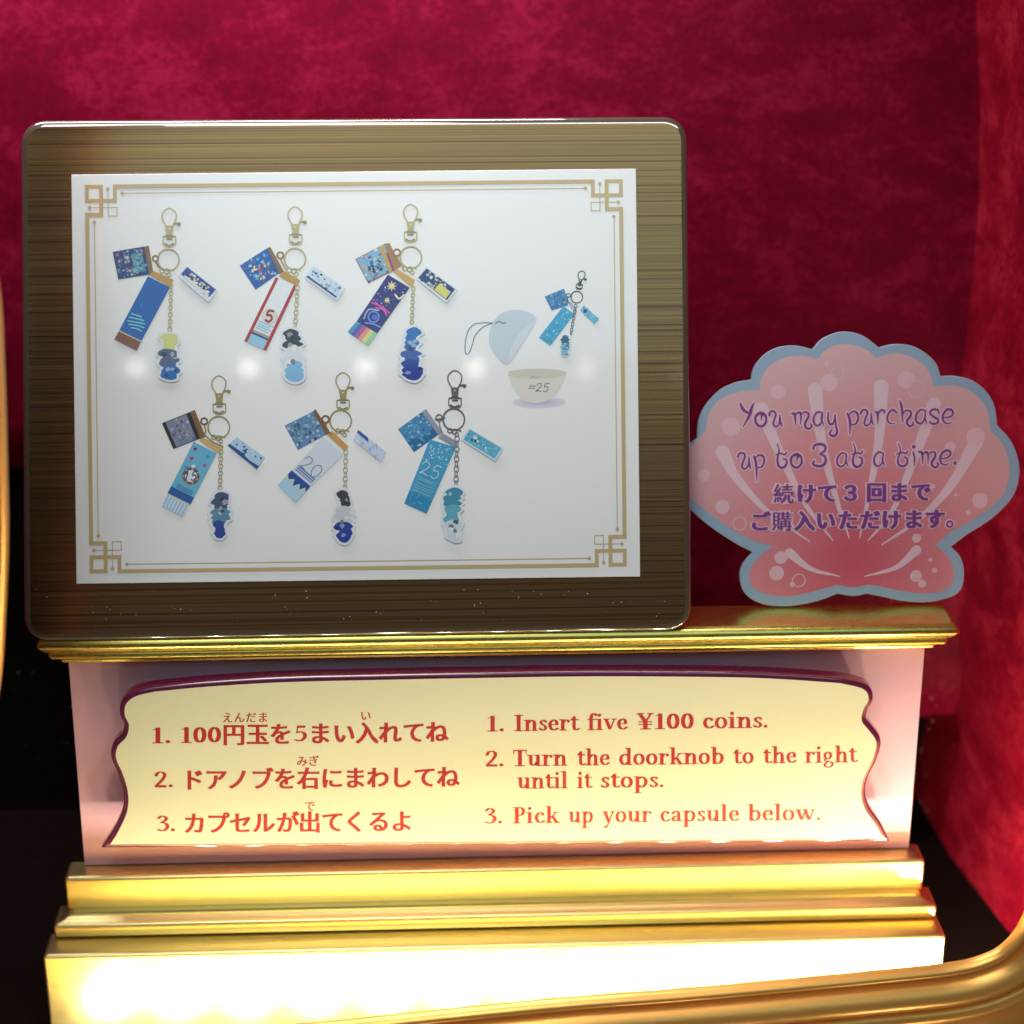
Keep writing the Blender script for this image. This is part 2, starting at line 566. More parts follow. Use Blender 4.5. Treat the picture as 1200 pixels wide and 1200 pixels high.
SERIF = {
    'I': (0.88, [RC(.26, 0, .60, 1.45), RC(.05, 0, .81, .09), RC(.05, 1.36, .81, 1.45)]),
    'T': (1.22, [RC(.44, 0, .78, 1.45), RC(.2, 0, 1.02, .09), RC(.03, 1.34, 1.19, 1.45), RC(.03, 1.06, .10, 1.4), RC(1.12, 1.06, 1.19, 1.4)]),
    'P': (1.12, [RC(.2, 0, .53, 1.45), RC(.02, 0, .72, .09), RC(.02, 1.36, .5, 1.45), CV((.45, 1.40), (.78, 1.36), (.92, 1.08), (.78, .76), (.45, .70))]),
    '¥': (1.2, [LN((.22, 1.4), (.6, .7)), LN((1.0, 1.4), (.64, .7), a=.08), RC(.45, 0, .77, .75), RC(.25, 0, .97, .09), RC(.0, 1.36, .52, 1.45),
                RC(.74, 1.36, 1.18, 1.45), RC(.12, .64, 1.08, .72), RC(.12, .40, 1.08, .48)]),
    '1': (0.84, [RC(.28, 0, .58, 1.4), RC(.08, 0, .78, .09), LN((.1, 1.18), (.4, 1.34), a=.06)]),
    '2': (0.98, [CV((.17, 1.02), (.28, 1.28), (.52, 1.36), (.75, 1.22), (.74, .92), (.5, .52), (.16, .12), a=.13), RC(.1, 0, .9, .2)]),
    '3': (0.92, [CV((.16, 1.14), (.35, 1.35), (.62, 1.28), (.68, 1.04), (.38, .78), a=.13), CV((.38, .78), (.7, .66), (.76, .32), (.48, .05), (.14, .15), a=.14)]),
    '5': (0.95, [RC(.2, 1.2, .82, 1.40), LN((.24, 1.3), (.22, .8), a=.05), CV((.22, .78), (.5, .86), (.76, .68), (.76, .33), (.48, .06), (.12, .14), a=.14)]),
    '0': (0.98, [EL(.48, .70, .30, .64)]),
    '.': (0.46, [DT(.22, .14, .16)]),
    'n': (1.24, [RC(.16, 0, .46, 1), RC(.0, .91, .35, 1.0), RC(.0, 0, .60, .09), CV((.40, .72), (.58, .93), (.82, .91), (.92, .68), (.92, .4)), RC(.77, 0, 1.07, .5), RC(.66, 0, 1.22, .09)]),
    'h': (1.24, [RC(.16, 0, .46, 1.52), RC(.0, 1.43, .35, 1.52), RC(.0, 0, .60, .09), CV((.40, .72), (.58, .93), (.82, .91), (.92, .68), (.92, .4)), RC(.77, 0, 1.07, .5), RC(.66, 0, 1.22, .09)]),
    'u': (1.26, [RC(.16, .35, .46, 1), RC(.0, .91, .35, 1), CV((.31, .5), (.34, .18), (.52, .08), (.74, .17), (.85, .36)), RC(.78, 0, 1.08, 1), RC(.62, .91, .95, 1), RC(.95, 0, 1.24, .09)]),
    'r': (0.95, [RC(.16, 0, .46, 1), RC(.0, .91, .35, 1), RC(.0, 0, .66, .09), CV((.40, .66), (.55, .92), (.80, .92), a=.08), DT(.80, .83, .14)]),
    't': (0.80, [RC(.2, .25, .48, 1.22), RC(.04, .9, .76, 1.0), CV((.34, .4), (.38, .13), (.56, .06), (.76, .16), a=.14), LN((.08, .94), (.40, 1.28), a=.07)]),
    'i': (0.66, [RC(.16, 0, .46, 1), RC(.0, .91, .35, 1), RC(.0, 0, .62, .09), DT(.31, 1.32, .17)]),
    'l': (0.66, [RC(.16, 0, .46, 1.52), RC(.0, 1.43, .35, 1.52), RC(.0, 0, .62, .09)]),
    'f': (0.76, [RC(.2, 0, .5, 1.2), RC(.03, 0, .68, .09), RC(.03, .9, .75, 1.0), CV((.35, 1.1), (.42, 1.38), (.60, 1.46), (.76, 1.40)), DT(.76, 1.33, .12)]),
    'v': (1.12, [LN((.22, .95), (.56, .06)), LN((.92, .95), (.60, .06), a=.07), RC(.0, .91, .52, 1), RC(.70, .91, 1.12, 1)]),
    'w': (1.68, [LN((.22, .95), (.52, .06)), LN((.82, .95), (.55, .06), a=.07), LN((.80, .95), (1.12, .06)), LN((1.46, .95), (1.16, .06), a=.07), RC(.0, .91, .5, 1), RC(.62, .91, 1.02, 1), RC(1.26, .91, 1.66, 1)]),
    'y': (1.12, [LN((.22, .95), (.58, .04)), LN((.94, .95), (.40, -.40), a=.07), RC(.0, .91, .52, 1), RC(.70, .91, 1.12, 1), DT(.28, -.37, .15)]),
    'k': (1.20, [RC(.16, 0, .46, 1.52), RC(.0, 1.43, .35, 1.52), RC(.0, 0, .60, .09), LN((.44, .45), (.88, .94), a=.07), LN((.58, .62), (.96, .05)), RC(.66, .91, 1.12, 1), RC(.72, 0, 1.22, .09)]),
    'e': (1.00, [RC(.25, .50, .86, .58), CV((.80, .55), (.74, .86), (.52, .95), (.27, .78), (.20, .46), (.36, .13), (.62, .06), (.88, .22))]),
    'c': (0.94, [CV((.74, .80), (.56, .94), (.33, .84), (.20, .5), (.36, .13), (.62, .06), (.86, .22)), DT(.74, .77, .13)]),
    'o': (1.08, [EL(.53, .5, .35, .46)]),
    's': (0.82, [CV((.66, .80), (.46, .94), (.25, .82), (.30, .62), (.58, .42), (.64, .2), (.42, .05), (.17, .2), a=.13), RC(.66, .66, .72, .96), RC(.10, .04, .16, .36)]),
    'a': (1.04, [CV((.20, .78), (.38, .93), (.62, .90), (.72, .68), (.72, .3)), CV((.72, .56), (.36, .46), (.21, .26), (.36, .07), (.58, .14), (.72, .3)), CV((.73, .25), (.82, .07), (1.0, .10), a=.12), DT(.24, .74, .12)]),
    'd': (1.20, [CV((.80, .84), (.55, .95), (.28, .80), (.19, .45), (.34, .10), (.58, .06), (.80, .25)), RC(.72, 0, 1.02, 1.52), RC(.55, 1.43, .9, 1.52), RC(.95, 0, 1.17, .09)]),
    'b': (1.16, [RC(.15, .0, .45, 1.52), RC(.0, 1.43, .3, 1.52), CV((.38, .78), (.62, .95), (.88, .80), (.96, .48), (.80, .12), (.52, .05), (.33, .2))]),
    'p': (1.20, [RC(.16, -.5, .46, 1), RC(.0, .91, .35, 1), RC(.0, -.5, .64, -.41), CV((.40, .78), (.64, .95), (.90, .80), (.98, .48), (.82, .12), (.55, .05), (.38, .2))]),
    'g': (1.06, [EL(.46, .64, .26, .30, .13), LN((.68, .86), (.96, .92), a=.08), CV((.28, .38), (.20, .22), (.44, .12), (.80, .04), (.86, -.2), (.55, -.42), (.20, -.30), (.22, -.08), (.42, .06), a=.11)]),
}


def serif_word(mb, pl, text, x0, x1, base, xh, h, mat):
    """word between pixel columns x0..x1 on the pixel baseline base, x-height xh pixels"""
    total = sum(SERIF[c][0] for c in text)
    if text[-1] == '.':
        total -= 0.06
    sx = (x1 - x0) / total
    cur = 0.0
    sb = 0.052
    for ch in text:
        w, items = SERIF[ch]

        def tp(x, y):
            return pl.px(x0 + (cur + x) * sx, base(x0 + (cur + x) * sx) - y * xh)
        ax = sx * MPP
        ay = xh * MPP
        for k, it in enumerate(items):
            z = h + k * 4e-6
            if it[0] == 'R':
                _, a, b, c, d = it
                mb.poly([tp(a, b), tp(c, b), tp(c, d), tp(a, d)], z, mat)
            elif it[0] == 'C':
                pen(mb, [Vector(tp(*p)) for p in spline(it[1], 5)], it[2] * ax, sb * ay, z, mat)
            elif it[0] == 'L':
                (xa, ya), (xb, yb) = it[1]
                a = it[2]
                mb.poly([tp(xa - a, ya), tp(xa + a, ya), tp(xb + a, yb), tp(xb - a, yb)], z, mat)
            elif it[0] == 'D':
                disc(mb, tp(it[1], it[2]), it[3] * ax, z, mat, 14, it[3] * ay)
            elif it[0] == 'E':
                _, cx, cy, rx, ry, a = it
                pen(mb, [Vector(tp(cx + rx * math.cos(t * math.pi / 14), cy + ry * math.sin(t * math.pi / 14))) for t in range(28)], a * ax, sb * ay, z, mat, closed=True)
        cur += w


_gl = {}


def glyph(ch, offset):
    """outline of one Japanese character from Blender's own built-in lettering, centred on its box, 1 high"""
    key = (ch, offset)
    if key not in _gl:
        cu = bpy.data.curves.new('lettering', 'FONT')
        cu.body = ch
        cu.size = 1.0
        cu.offset = offset
        cu.resolution_u = 3
        ob = bpy.data.objects.new('lettering', cu)
        col.objects.link(ob)
        dg = bpy.context.evaluated_depsgraph_get()
        dg.update()
        ev = ob.evaluated_get(dg)
        me = ev.to_mesh()
        vs = [(v.co.x, v.co.y) for v in me.vertices]
        fs = [tuple(p.vertices) for p in me.polygons]
        ev.to_mesh_clear()
        bpy.data.objects.remove(ob)
        bpy.data.curves.remove(cu)
        _gl[key] = (vs, fs)
    return _gl[key]


def jp_char(mb, pl, ch, x, y, size, h, mat, offset=0.0, thick=0.0, fit=None):
    """character centred on pixel (x, y); thick widens its upright strokes as a Mincho face does"""
    vs, fs = glyph(ch, offset)
    if not vs:
        return
    cx, cy = 0.5, 0.36
    sz = size / 0.98
    for k, dx in enumerate((-thick, 0, thick) if thick else (0,)):
        r = mb.ring([(*pl.px(x + (p[0] - cx + dx) * sz, y - (p[1] - cy) * sz), h + k * 3e-6) for p in vs])
        for f in fs:
            mb.face([r[i] for i in f], mat)


# ------------------------------------------------------------------ the cabinet's walls
def sheet(name, corners, mat, kind='structure', sub=1):
    mb = MB()
    mb.face(mb.ring(corners), mat)
    o = mb.build(name)
    o['kind'] = kind
    return o


zt, zb = 0.50, at(600, 1262, LED_Y).z
ZM = at(1110, 800, Y_WALL).z
XR = at(1126, 760, Y_WALL).x
XL = -0.34
YT = Y_WALL + WALL_LEAN * (zt - ZM)


def wall_y(z):
    return Y_WALL + max(0.0, z - ZM) * WALL_LEAN


ZL = at(8, 520, Y_WALL).z           # red stops higher at the left, where the dark sheet paints shade
low = [(XL, wall_y(ZL), ZL), (-0.10, wall_y(ZL), ZL), (-0.02, wall_y(ZL - 0.01), ZL - 0.01), (0.06, Y_WALL, ZM), (XR + 0.012, Y_WALL, ZM)]
mb = MB()
r0 = mb.ring(low)
rt = mb.ring([(p[0], YT, zt) for p in low])
mb.bridge(r0, rt, M_WALL, closed=False)
prev = r0
for dy, dz in ((0.003, -0.010), (0.009, -0.019), (0.018, -0.027), (0.030, -0.032), (0.045, -0.034)):      # foot curled back, shaped so the red fades as into shade
    r = mb.ring([(p[0], p[1] + dy, p[2] + dz) for p in low])
    mb.bridge(r, prev, M_WALL, closed=False)
    prev = r
o = mb.build('back_wall', smooth=True)
o.data.set_sharp_from_angle(angle=math.radians(35))
o['kind'] = 'structure'
sheet('shaded_lower_wall', [(XL, Y_WALL + 0.05, zb), (XR + 0.02, Y_WALL + 0.05, zb), (XR + 0.02, Y_WALL + 0.05, ZL), (XL, Y_WALL + 0.05, ZL)], M_DARK)  # dark sheet, the shade at the left is in its colour
# right side wall: gently bowed back edge, runs forward to the window
mb = MB()
rows = []
for k in range(33):
    z = zb + (zt - zb) * k / 32
    bow = 0.003 * math.sin((z - zb) * 26.0)
    rows.append(mb.ring([(XR + bow * (1 - t) - 0.001 + 0.05 * t * t, (wall_y(z) + (0.05 if z < ZM else 0)) + 0.001 - t * (wall_y(z) + (0.05 if z < ZM else 0) - Y_FRAME + 0.006), z) for t in (0, .25, .5, .75, 1)]))
for a, b in zip(rows, rows[1:]):
    mb.bridge(a, b, M_SIDE, closed=False)
o = mb.build('side_wall', smooth=True)
o['kind'] = 'structure'
sheet('side_wall', [(XL, Y_WALL, zb), (XL, Y_FRAME - 0.006, zb), (XL, Y_FRAME - 0.006, zt), (XL, YT, zt)], M_WALL)
sheet('floor', [(XL, Y_FRAME - 0.006, zb), (XR + 0.06, Y_FRAME - 0.006, zb), (XR + 0.06, Y_WALL + 0.05, zb), (XL, Y_WALL + 0.05, zb)], M_FLOOR)

# ------------------------------------------------------------------ stepped golden pedestal


def moulding(name, prof, x0, x1, yf, yb, mat, parent, smooth=True):
    """horizontal moulding with returns: prof = [(outset, z), ...] from top to bottom"""
    mb = MB()
    rings = []
    rr = 0.0012
    for d, z in prof:
        pts = []
        xa, xb, ya = x0 - d, x1 + d, yf - d
        for cx, cy, t0 in ((xa + rr, ya + rr, math.pi), (xb - rr, ya + rr, 1.5 * math.pi)):
            for k in range(5):
                t = t0 + k * math.pi / 8
                pts.append((cx + rr * math.cos(t), cy + rr * math.sin(t), z))
        pts = [(xa, yb, z)] + pts + [(xb, yb, z)]
        rings.append(mb.ring(pts))
    for a, b in zip(rings, rings[1:]):
        mb.bridge(b, a, mat)
    mb.face(rings[0], mat)
    mb.face(list(reversed(rings[-1])), mat)
    o = mb.build(name, parent, smooth=False)
    me = o.data
    me.polygons.foreach_set('use_smooth', [True] * len(me.polygons))
    me.set_sharp_from_angle(angle=math.radians(50))
    return o


ped = empty('stepped_pedestal', Matrix.Translation((0, 0, 0)), 'golden stepped pedestal with moulded ledge and pink back board under the two signs', 'pedestal')


def zpx(y, Y):
    return at(600, y, Y).z


def nose(r, z0, z1, k=7):
    """rounded nose bulging by r between heights z0 (top) and z1"""
    return [(r * math.sin(math.pi * i / k) ** 0.8 if 0 < i < k else 0.0, z0 + (z1 - z0) * i / k) for i in range(k + 1)]


# ledge
xl, xr = at(46, 750, Y_LEDGE).x, at(1121, 735, Y_LEDGE).x
z0, z1, z2, z3 = Z_LEDGE, zpx(759, Y_LEDGE), zpx(768, Y_LEDGE), zpx(777, Y_LEDGE)
b = 0.0012
prof = [(0.0000 - 0.0022, z0), (-0.0008, z0 - 0.0002), (0.0002, z0 - 0.0009), (0.0010, z0 - 0.0021), (0.0012, z0 - 0.0033), (0.0004, z0 - 0.0045), (-0.0010, z1 + 0.0005), (-0.0028, z1),
        (-0.0028, z1 - 0.0003), (-0.0022, z1 - 0.0006), (-0.0020, z1 - 0.0013), (-0.0024, z2 + 0.0005), (-0.0062, z2), (-0.0062, z2 - 0.0003),
        (-0.0056, z2 - 0.0007), (-0.0055, z2 - 0.0014), (-0.0059, z3 + 0.0004), (-0.0066, z3)]
moulding('ledge', prof, xl, xr, Y_LEDGE, Y_BACK, M_GOLD, ped)
# board
mb = MB()
cs = [at(80, 770, Y_BOARD), at(1083, 763, Y_BOARD), at(1064, 1002, Y_BOARD), at(99, 1010, Y_BOARD)]
zb_t = z3 + 0.0002
zb_b = zpx(1003, Y_BOARD)
fr = [(cs[0].x, Y_BOARD, zb_t), (cs[3].x, Y_BOARD, zb_b), (cs[2].x, Y_BOARD, zb_b), (cs[1].x, Y_BOARD, zb_t)]
a = mb.ring(fr)
bk = mb.ring([(p[0], Y_BOARD + 0.004, p[2]) for p in fr])
mb.face(a, M_BOARD)
mb.bridge(bk, a, M_BOARD)
mb.build('back_board', ped)


def step(x0, x1, ytop, ybot, Y, yb, name='step', extra=None):
    """gold step: top edge seen at ytop, front face down to ybot (pixels at the middle column)"""
    zt_, zb_ = zpx(ytop, Y), (zpx(ybot, Y) if ybot else zb + 0.0005)
    xa, xb_ = at(x0, ytop + 14, Y).x, at(x1, ytop + 4, Y).x
    r = 0.0016
    prof = [(-r, zt_)] + [(-r + r * math.sin(t * math.pi / 10), zt_ - r + r * math.cos(t * math.pi / 10)) for t in range(1, 6)]
    if zt_ - zb_ > 0.004:
        prof += [(0, zb_ + r)] + [(-r + r * math.cos(t * math.pi / 10), zb_ + r - r * math.sin(t * math.pi / 10)) for t in range(1, 6)]
    else:
        prof += [(0, zb_ + 0.0006), (-0.0004, zb_)]
    return moulding(name, prof, xa, xb_, Y, yb, M_STEP, ped)


step(75, 1083, 1018, 1056, Y_S1, Y_BOARD + 0.003)
# thin stepped fillets between the two big steps
zS2t, zS2b = zpx(1073, Y_S2), zpx(1087, Y_S2)
xa, xb_ = at(63, 1090, Y_S2).x, at(1097, 1070, Y_S2).x
zc = zpx(1056, Y_S1)
prof = [(-0.0086, zS2t + 0.0020), (-0.0064, zS2t + 0.0019), (-0.0060, zS2t + 0.0010), (-0.0036, zS2t + 0.0009), (-0.0032, zS2t + 0.0004), (-0.0010, zS2t + 0.0002), (-0.0005, zS2t), (0, zS2t - 0.0006), (0.0001, (zS2t + zS2b) / 2), (0, zS2b + 0.0005), (-0.0005, zS2b)]
moulding('fillet', prof, xa, xb_, Y_S2, Y_S1 + 0.004, M_STEP, ped)
step(50, 1107, 1108, None, Y_S3, Y_S2 + 0.004)

# ------------------------------------------------------------------ information panel
P = panel_pl
pan = empty('display_sign', P.matrix(), 'brown striped rectangular sign with white poster of keyrings, standing on the gold ledge', 'sign')


def rounded(c, rad, n=7):
    """rounded quad, corners c given counter-clockwise"""
    out = []
    for i in range(4):
        p, a, b_ = Vector(c[i]), Vector(c[i - 1]), Vector(c[(i + 1) % 4])
        e1, e2 = (a - p).normalized(), (b_ - p).normalized()
        s, e = p + e1 * rad, p + e2 * rad
        for k in range(n + 1):
            t = k / n
            out.append((1 - t) ** 2 * s + 2 * t * (1 - t) * (p + (e1 + e2) * rad * 0.10) + t * t * e)
    return out


pc = [P.px(27, 737), P.px(811, 729), P.px(806, 135), P.px(23, 141)]
xl_, xr_ = (pc[0].x + pc[3].x) / 2, (pc[1].x + pc[2].x) / 2
ztop = (pc[2].y + pc[3].y) / 2
rect = [Vector((pc[0].x, 0.0)), Vector((pc[1].x, 0.0)), Vector((pc[2].x, ztop)), Vector((pc[3].x, ztop))]
out = rounded(rect, 0.0085)
TH = 0.0045
mb = MB()
prism(mb, out, [(0.0002, -TH), (0, -TH + 0.0003), (0, -0.0022), (0.0003, -0.0012), (0.0009, -0.0005), (0.0017, -0.00015), (0.0026, 0)], M_EDGE, M_STRIPE)
o = mb.build('acrylic_plate', pan)
me = o.data
me.polygons.foreach_set('use_smooth', [True] * len(me.polygons))
me.set_sharp_from_angle(angle=math.radians(40))

PW, PH = 661.0, 479.0
pcn = [(84, 205), (745, 198), (750, 675.5), (90, 684)]


def pp(s, t):
    """poster coordinates (pixels from its top left corner) -> sheet coordinates"""
    a, b_ = s / PW, t / PH
    x = (1 - b_) * ((1 - a) * pcn[0][0] + a * pcn[1][0]) + b_ * ((1 - a) * pcn[3][0] + a * pcn[2][0])
    y = (1 - b_) * ((1 - a) * pcn[0][1] + a * pcn[1][1]) + b_ * ((1 - a) * pcn[3][1] + a * pcn[2][1])
    return P.px(x, y)


mb = MB()
hP = 0.0006
prism(mb, [pp(0, PH), pp(PW, PH), pp(PW, 0), pp(0, 0)], [(0, 0.00005), (0, hP - 0.0001), (0.0001, hP)], M_PAPER)
poster = mb.build('poster', pan)
HI = hP + 0.00004            # height of the ink on the poster

# gold border with a knot in each corner
mb = MB()
gl = ink(GOLDLINE)


def bar(s0, t0, s1, t1, z):
    mb.poly([pp(s0, t1), pp(s1, t1), pp(s1, t0), pp(s0, t0)], HI + z, gl)


def quad_corner(fx, fy):
    X = (lambda v: PW - v) if fx else (lambda v: v)
    Y = (lambda v: PH - v) if fy else (lambda v: v)
    e = 1e-5

    def b_(x0, y0, x1, y1, k):
        x0, x1, y0, y1 = [v / 6 - 4 for v in (x0, x1)] + [v / 6 - 10 for v in (y0, y1)]
        xs, ys = sorted((X(x0), X(x1))), sorted((Y(y0), Y(y1)))
        bar(xs[0], ys[0], xs[1], ys[1], k * e)
    w = 13
    b_(118, 133, 245, 133 + 26, 0); b_(118, 133, 118 + 26, 258, 1); b_(118, 232, 342, 258, 2); b_(218, 133, 245, 356, 3)
    b_(315, 132, 342, 258, 4); b_(118, 329, 245, 356, 5)
    b_(277, 163, 283, 353, 6); b_(150, 290, 345, 296, 7); b_(339, 290, 345, 356, 8); b_(277, 350, 345, 356, 9)
    for cx, cy in ((279, 163), (150, 293), (380, 194), (182, 395)):
        c = pp(X(cx / 6 - 4), Y(cy / 6 - 10))
        disc(mb, c, 2.1 * MPP, HI + 11 * e, gl, 12)


for fx in (0, 1):
    for fy in (0, 1):
        quad_corner(fx, fy)
for f in (0, 1):
    Y = (lambda v: PH - v) if f else (lambda v: v)
    X = (lambda v: PW - v) if f else (lambda v: v)
    a_, b_ = sorted((Y(132 / 6 - 10), Y(158 / 6 - 10)))
    bar(342 / 6 - 4, a_, PW - 342 / 6 + 4, b_, 0.00012)
    a_, b_ = sorted((Y(191 / 6 - 10), Y(197 / 6 - 10)))
    bar(380 / 6 - 4, a_, PW - 380 / 6 + 4, b_, 0.00012)
    a_, b_ = sorted((X(118 / 6 - 4), X(145 / 6 - 4)))
    bar(a_, 356 / 6 - 10, b_, PH - 356 / 6 + 10, 0.00012)
    a_, b_ = sorted((X(179 / 6 - 4), X(185 / 6 - 4)))
    bar(a_, 395 / 6 - 10, b_, PH - 395 / 6 + 10, 0.00012)
mb.build('border_print', poster)


# printed keyrings -------------------------------------------------------------
def lerp2(q, s, t):
    """point in the quad q (tl, tr, br, bl)"""
    a = (Vector(q[0]) * (1 - s) + Vector(q[1]) * s)
    b_ = (Vector(q[3]) * (1 - s) + Vector(q[2]) * s)
    return a * (1 - t) + b_ * t


class Print:
    """collects flat ink shapes drawn in a magnified crop's coordinates (origin ox, oy; scale k)"""
    def __init__(s, ox, oy, k):
        s.ox, s.oy, s.k, s.mb, s.z = ox, oy, k, MB(), 0

    def p(s, q):
        return P.px(s.ox + q[0] / s.k, s.oy + q[1] / s.k)

    def up(s):
        s.z += 1
        return HI + s.z * 1.2e-6

    def fill(s, pts, c):
        s.mb.poly([s.p(q) for q in pts], s.up(), ink(c))

    def line(s, pts, w, c, smooth=True, closed=False):
        q = spline([Vector(v) for v in pts], 6, closed) if smooth else [Vector(v) for v in pts]
        r = w / s.k * MPP / 2
        pen(s.mb, [Vector(s.p(v)) for v in q], r, r, s.up(), ink(c), closed=closed)
        s.z += 2

    def dot(s, c_, r, c, ry=None):
        disc(s.mb, s.p(c_), r / s.k * MPP, s.up(), ink(c), 16, ry / s.k * MPP if ry else None)

    def hoop(s, c_, r, w, c):
        hoop(s.mb, s.p(c_), r / s.k * MPP, w / s.k * MPP, s.up(), ink(c))
        s.z += 2

    def sub(s, q, s0, t0, s1, t1, c):
        s.fill([lerp2(q, s0, t0), lerp2(q, s1, t0), lerp2(q, s1, t1), lerp2(q, s0, t1)], c)

    def speckle(s, q, cols, n, r0, r1, box=(0.05, 0.05, 0.95, 0.95)):
        for _ in range(n):
            u, v = rnd.uniform(box[0], box[2]), rnd.uniform(box[1], box[3])
            c = lerp2(q, u, v)
            m = rnd.randint(4, 7)
            r = rnd.uniform(r0, r1)
            t0 = rnd.uniform(0, 6.28)
            s.fill([(c[0] + r * rnd.uniform(.5, 1.2) * math.cos(t0 + i * 6.283 / m), c[1] + r * rnd.uniform(.5, 1.2) * math.sin(t0 + i * 6.283 / m)) for i in range(m)], rnd.choice(cols))

    def number(s, txt, c_, size, c, italic=0.0, rot=0.0, w=0.11):
        """thin handwritten digits"""
        D_ = {'0': [[(.5, 1), (.15, .75), (.12, .35), (.45, 0), (.8, .3), (.82, .75), (.5, 1)]], '1': [[(.25, .75), (.5, 1), (.45, 0)]],
              '2': [[(.1, .75), (.3, 1), (.7, .95), (.7, .6), (.1, .05), (.4, .12), (.9, .02)]], '5': [[(.85, 1), (.3, .98), (.2, .55), (.6, .62), (.8, .3), (.5, 0), (.1, .1)]],
              '=': [[(.05, .62), (.45, .7), (.95, .62)], [(.05, .38), (.45, .45), (.95, .38)]]}
        x = -len(txt) * 0.5 * 0.85
        for ch in txt:
            for st in D_[ch]:
                pts = []
                for u, v in st:
                    X, Y = (x + u * 0.78 + italic * (v - .5)) * size, -(v - .5) * size
                    pts.append((c_[0] + X * math.cos(rot) - Y * math.sin(rot), c_[1] + X * math.sin(rot) + Y * math.cos(rot)))
                s.line(pts, w * size, c)
            x += 0.85


METAL_GOLD, METAL_GOLD2, METAL_DARK = (186, 178, 128), (158, 146, 96), (96, 94, 100)
BROWN, CAPGOLD = (136, 102, 62), (196, 150, 76)


def hook(pr, top, neck, ring, rr, m1, m2, sc=1.0):
    """swivel hook and split ring: top of loop, top of the neck, ring centre"""
    tx, ty = top
    nx, ny = neck
    ax, ay = (nx - tx), (ny - ty)
    L = math.hypot(ax, ay)
    ux, uy = ax / L, ay / L
    vx, vy = -uy, ux

    def q(a, b_):
        return (tx + ux * a * L - vx * b_ * L, ty + uy * a * L - vy * b_ * L)
    lw = 8 * sc
    pr.line([q(.98, -.14), q(.55, -.36), q(.22, -.32), q(0, 0), q(.22, .34), q(.55, .36), q(.98, .16)], lw, m1)
    pr.line([q(.85, .24), q(.80, .42), q(.82, .58)], lw * 1.5, m2)
    pr.dot(q(.84, .52), 12 * sc, m2)
    pr.fill([q(.92, -.22), q(.92, .24), q(1.42, .16), q(1.42, -.14)], m1)
    pr.dot(q(1.08, .0), 5 * sc, (230, 226, 200))
    pr.line([q(1.46, -.17), q(1.46, .18)], lw * 1.4, m2, False)
    pr.line([q(1.5, -.30), q(1.5, .34)], lw, m2, False)
    pr.line([q(1.5, -.32), q(1.92, -.30), q(2.05, 0), q(1.92, .32), q(1.5, .34)], lw * .9, m1)
    pr.line([q(1.62, -.12), q(1.62, .14)], lw * 1.2, m2, False)
    pr.line([q(1.88, -.22), q(1.98, .0), q(1.88, .22)], lw * 1.3, m2)
    pr.hoop(ring, rr, lw * .95, m1)
    pr.hoop((ring[0] + 1, ring[1] + 1), rr - lw * .55, lw * .35, m2)


def chain(pr, a, b_, n, w, m1):
    for i in range(n):
        t = (i + .5) / n
        x, y = a[0] + (b_[0] - a[0]) * t, a[1] + (b_[1] - a[1]) * t
        hl = math.hypot(b_[0] - a[0], b_[1] - a[1]) / n * 0.62
        k = w * (0.55 if i % 2 else 1.0)
        pts = [(x + k * math.cos(s * math.pi / 5), y + hl * math.sin(s * math.pi / 5)) for s in range(10)]
        pr.line(pts, 5.5 if w > 8 else 4.5, m1, closed=True)


def charm(pr, x0, y0, x1, y1, top, mid_, low):
    """plain acrylic charm: clear irregular tag with blank patches of colour"""
    cx, cy, w, h = (x0 + x1) / 2, (y0 + y1) / 2, (x1 - x0) / 2, (y1 - y0) / 2

    def blob(dx, dy, rx, ry, wob, n=9):
        ph = rnd.uniform(0, 6.28)
        return spline([Vector((cx + dx * w + rx * w * (1 + wob * math.sin(3 * i * 6.283 / n + ph)) * math.cos(i * 6.283 / n),
                               cy + dy * h + ry * h * (1 + wob * math.cos(2 * i * 6.283 / n + ph)) * math.sin(i * 6.283 / n))) for i in range(n)], 5, True)
    parts = []
    y = -.84
    while y < .86:
        cc = top if y < -.35 else mid_ if y < .3 else low
        wd = rnd.uniform(.34, .74)
        parts.append((rnd.uniform(-.14, .14), y, wd, rnd.uniform(.15, .21), rnd.uniform(.08, .2), cc))
        y += rnd.uniform(.17, .24)
    st = rnd.getstate()
    for dx, dy, rx, ry, wb, cc in parts:
        pr.fill(blob(dx, dy, rx + .2, ry + .09, wb), (226, 231, 238))
    rnd.setstate(st)
    for dx, dy, rx, ry, wb, cc in parts:
        pr.fill(blob(dx, dy, rx, ry, wb), cc)
    for k in range(7):
        dx, dy, rx, ry, wb, cc = rnd.choice(parts)
        c3 = tuple(int(v * .55) for v in cc) if k % 2 else tuple(min(255, int(v * .5 + 125)) for v in cc)
        pr.fill(blob(dx + rnd.uniform(-.6, .6) * rx, dy + rnd.uniform(-.5, .5) * ry, rx * rnd.uniform(.2, .4), ry * rnd.uniform(.3, .5), .25), c3)


def finish(pr, label):
    o = pr.mb.build('keyring_picture', poster)
    o['label'] = label


NAVY, ROYAL, SKY, AQUA, PALE = (36, 40, 110), (22, 92, 178), (118, 186, 222), (72, 166, 206), (190, 216, 236)
WHITE = (236, 240, 244)


def links(pr, x, y, m1, m2):
    pr.hoop((x - 26, y + 4), 14, 7, m1)
    pr.hoop((x + 4, y + 10), 15, 7, m2)
    pr.line([(x + 20, y - 2), (x + 44, y + 6)], 8, m1)
    pr.hoop((x + 18, y + 28), 12, 6, m1)


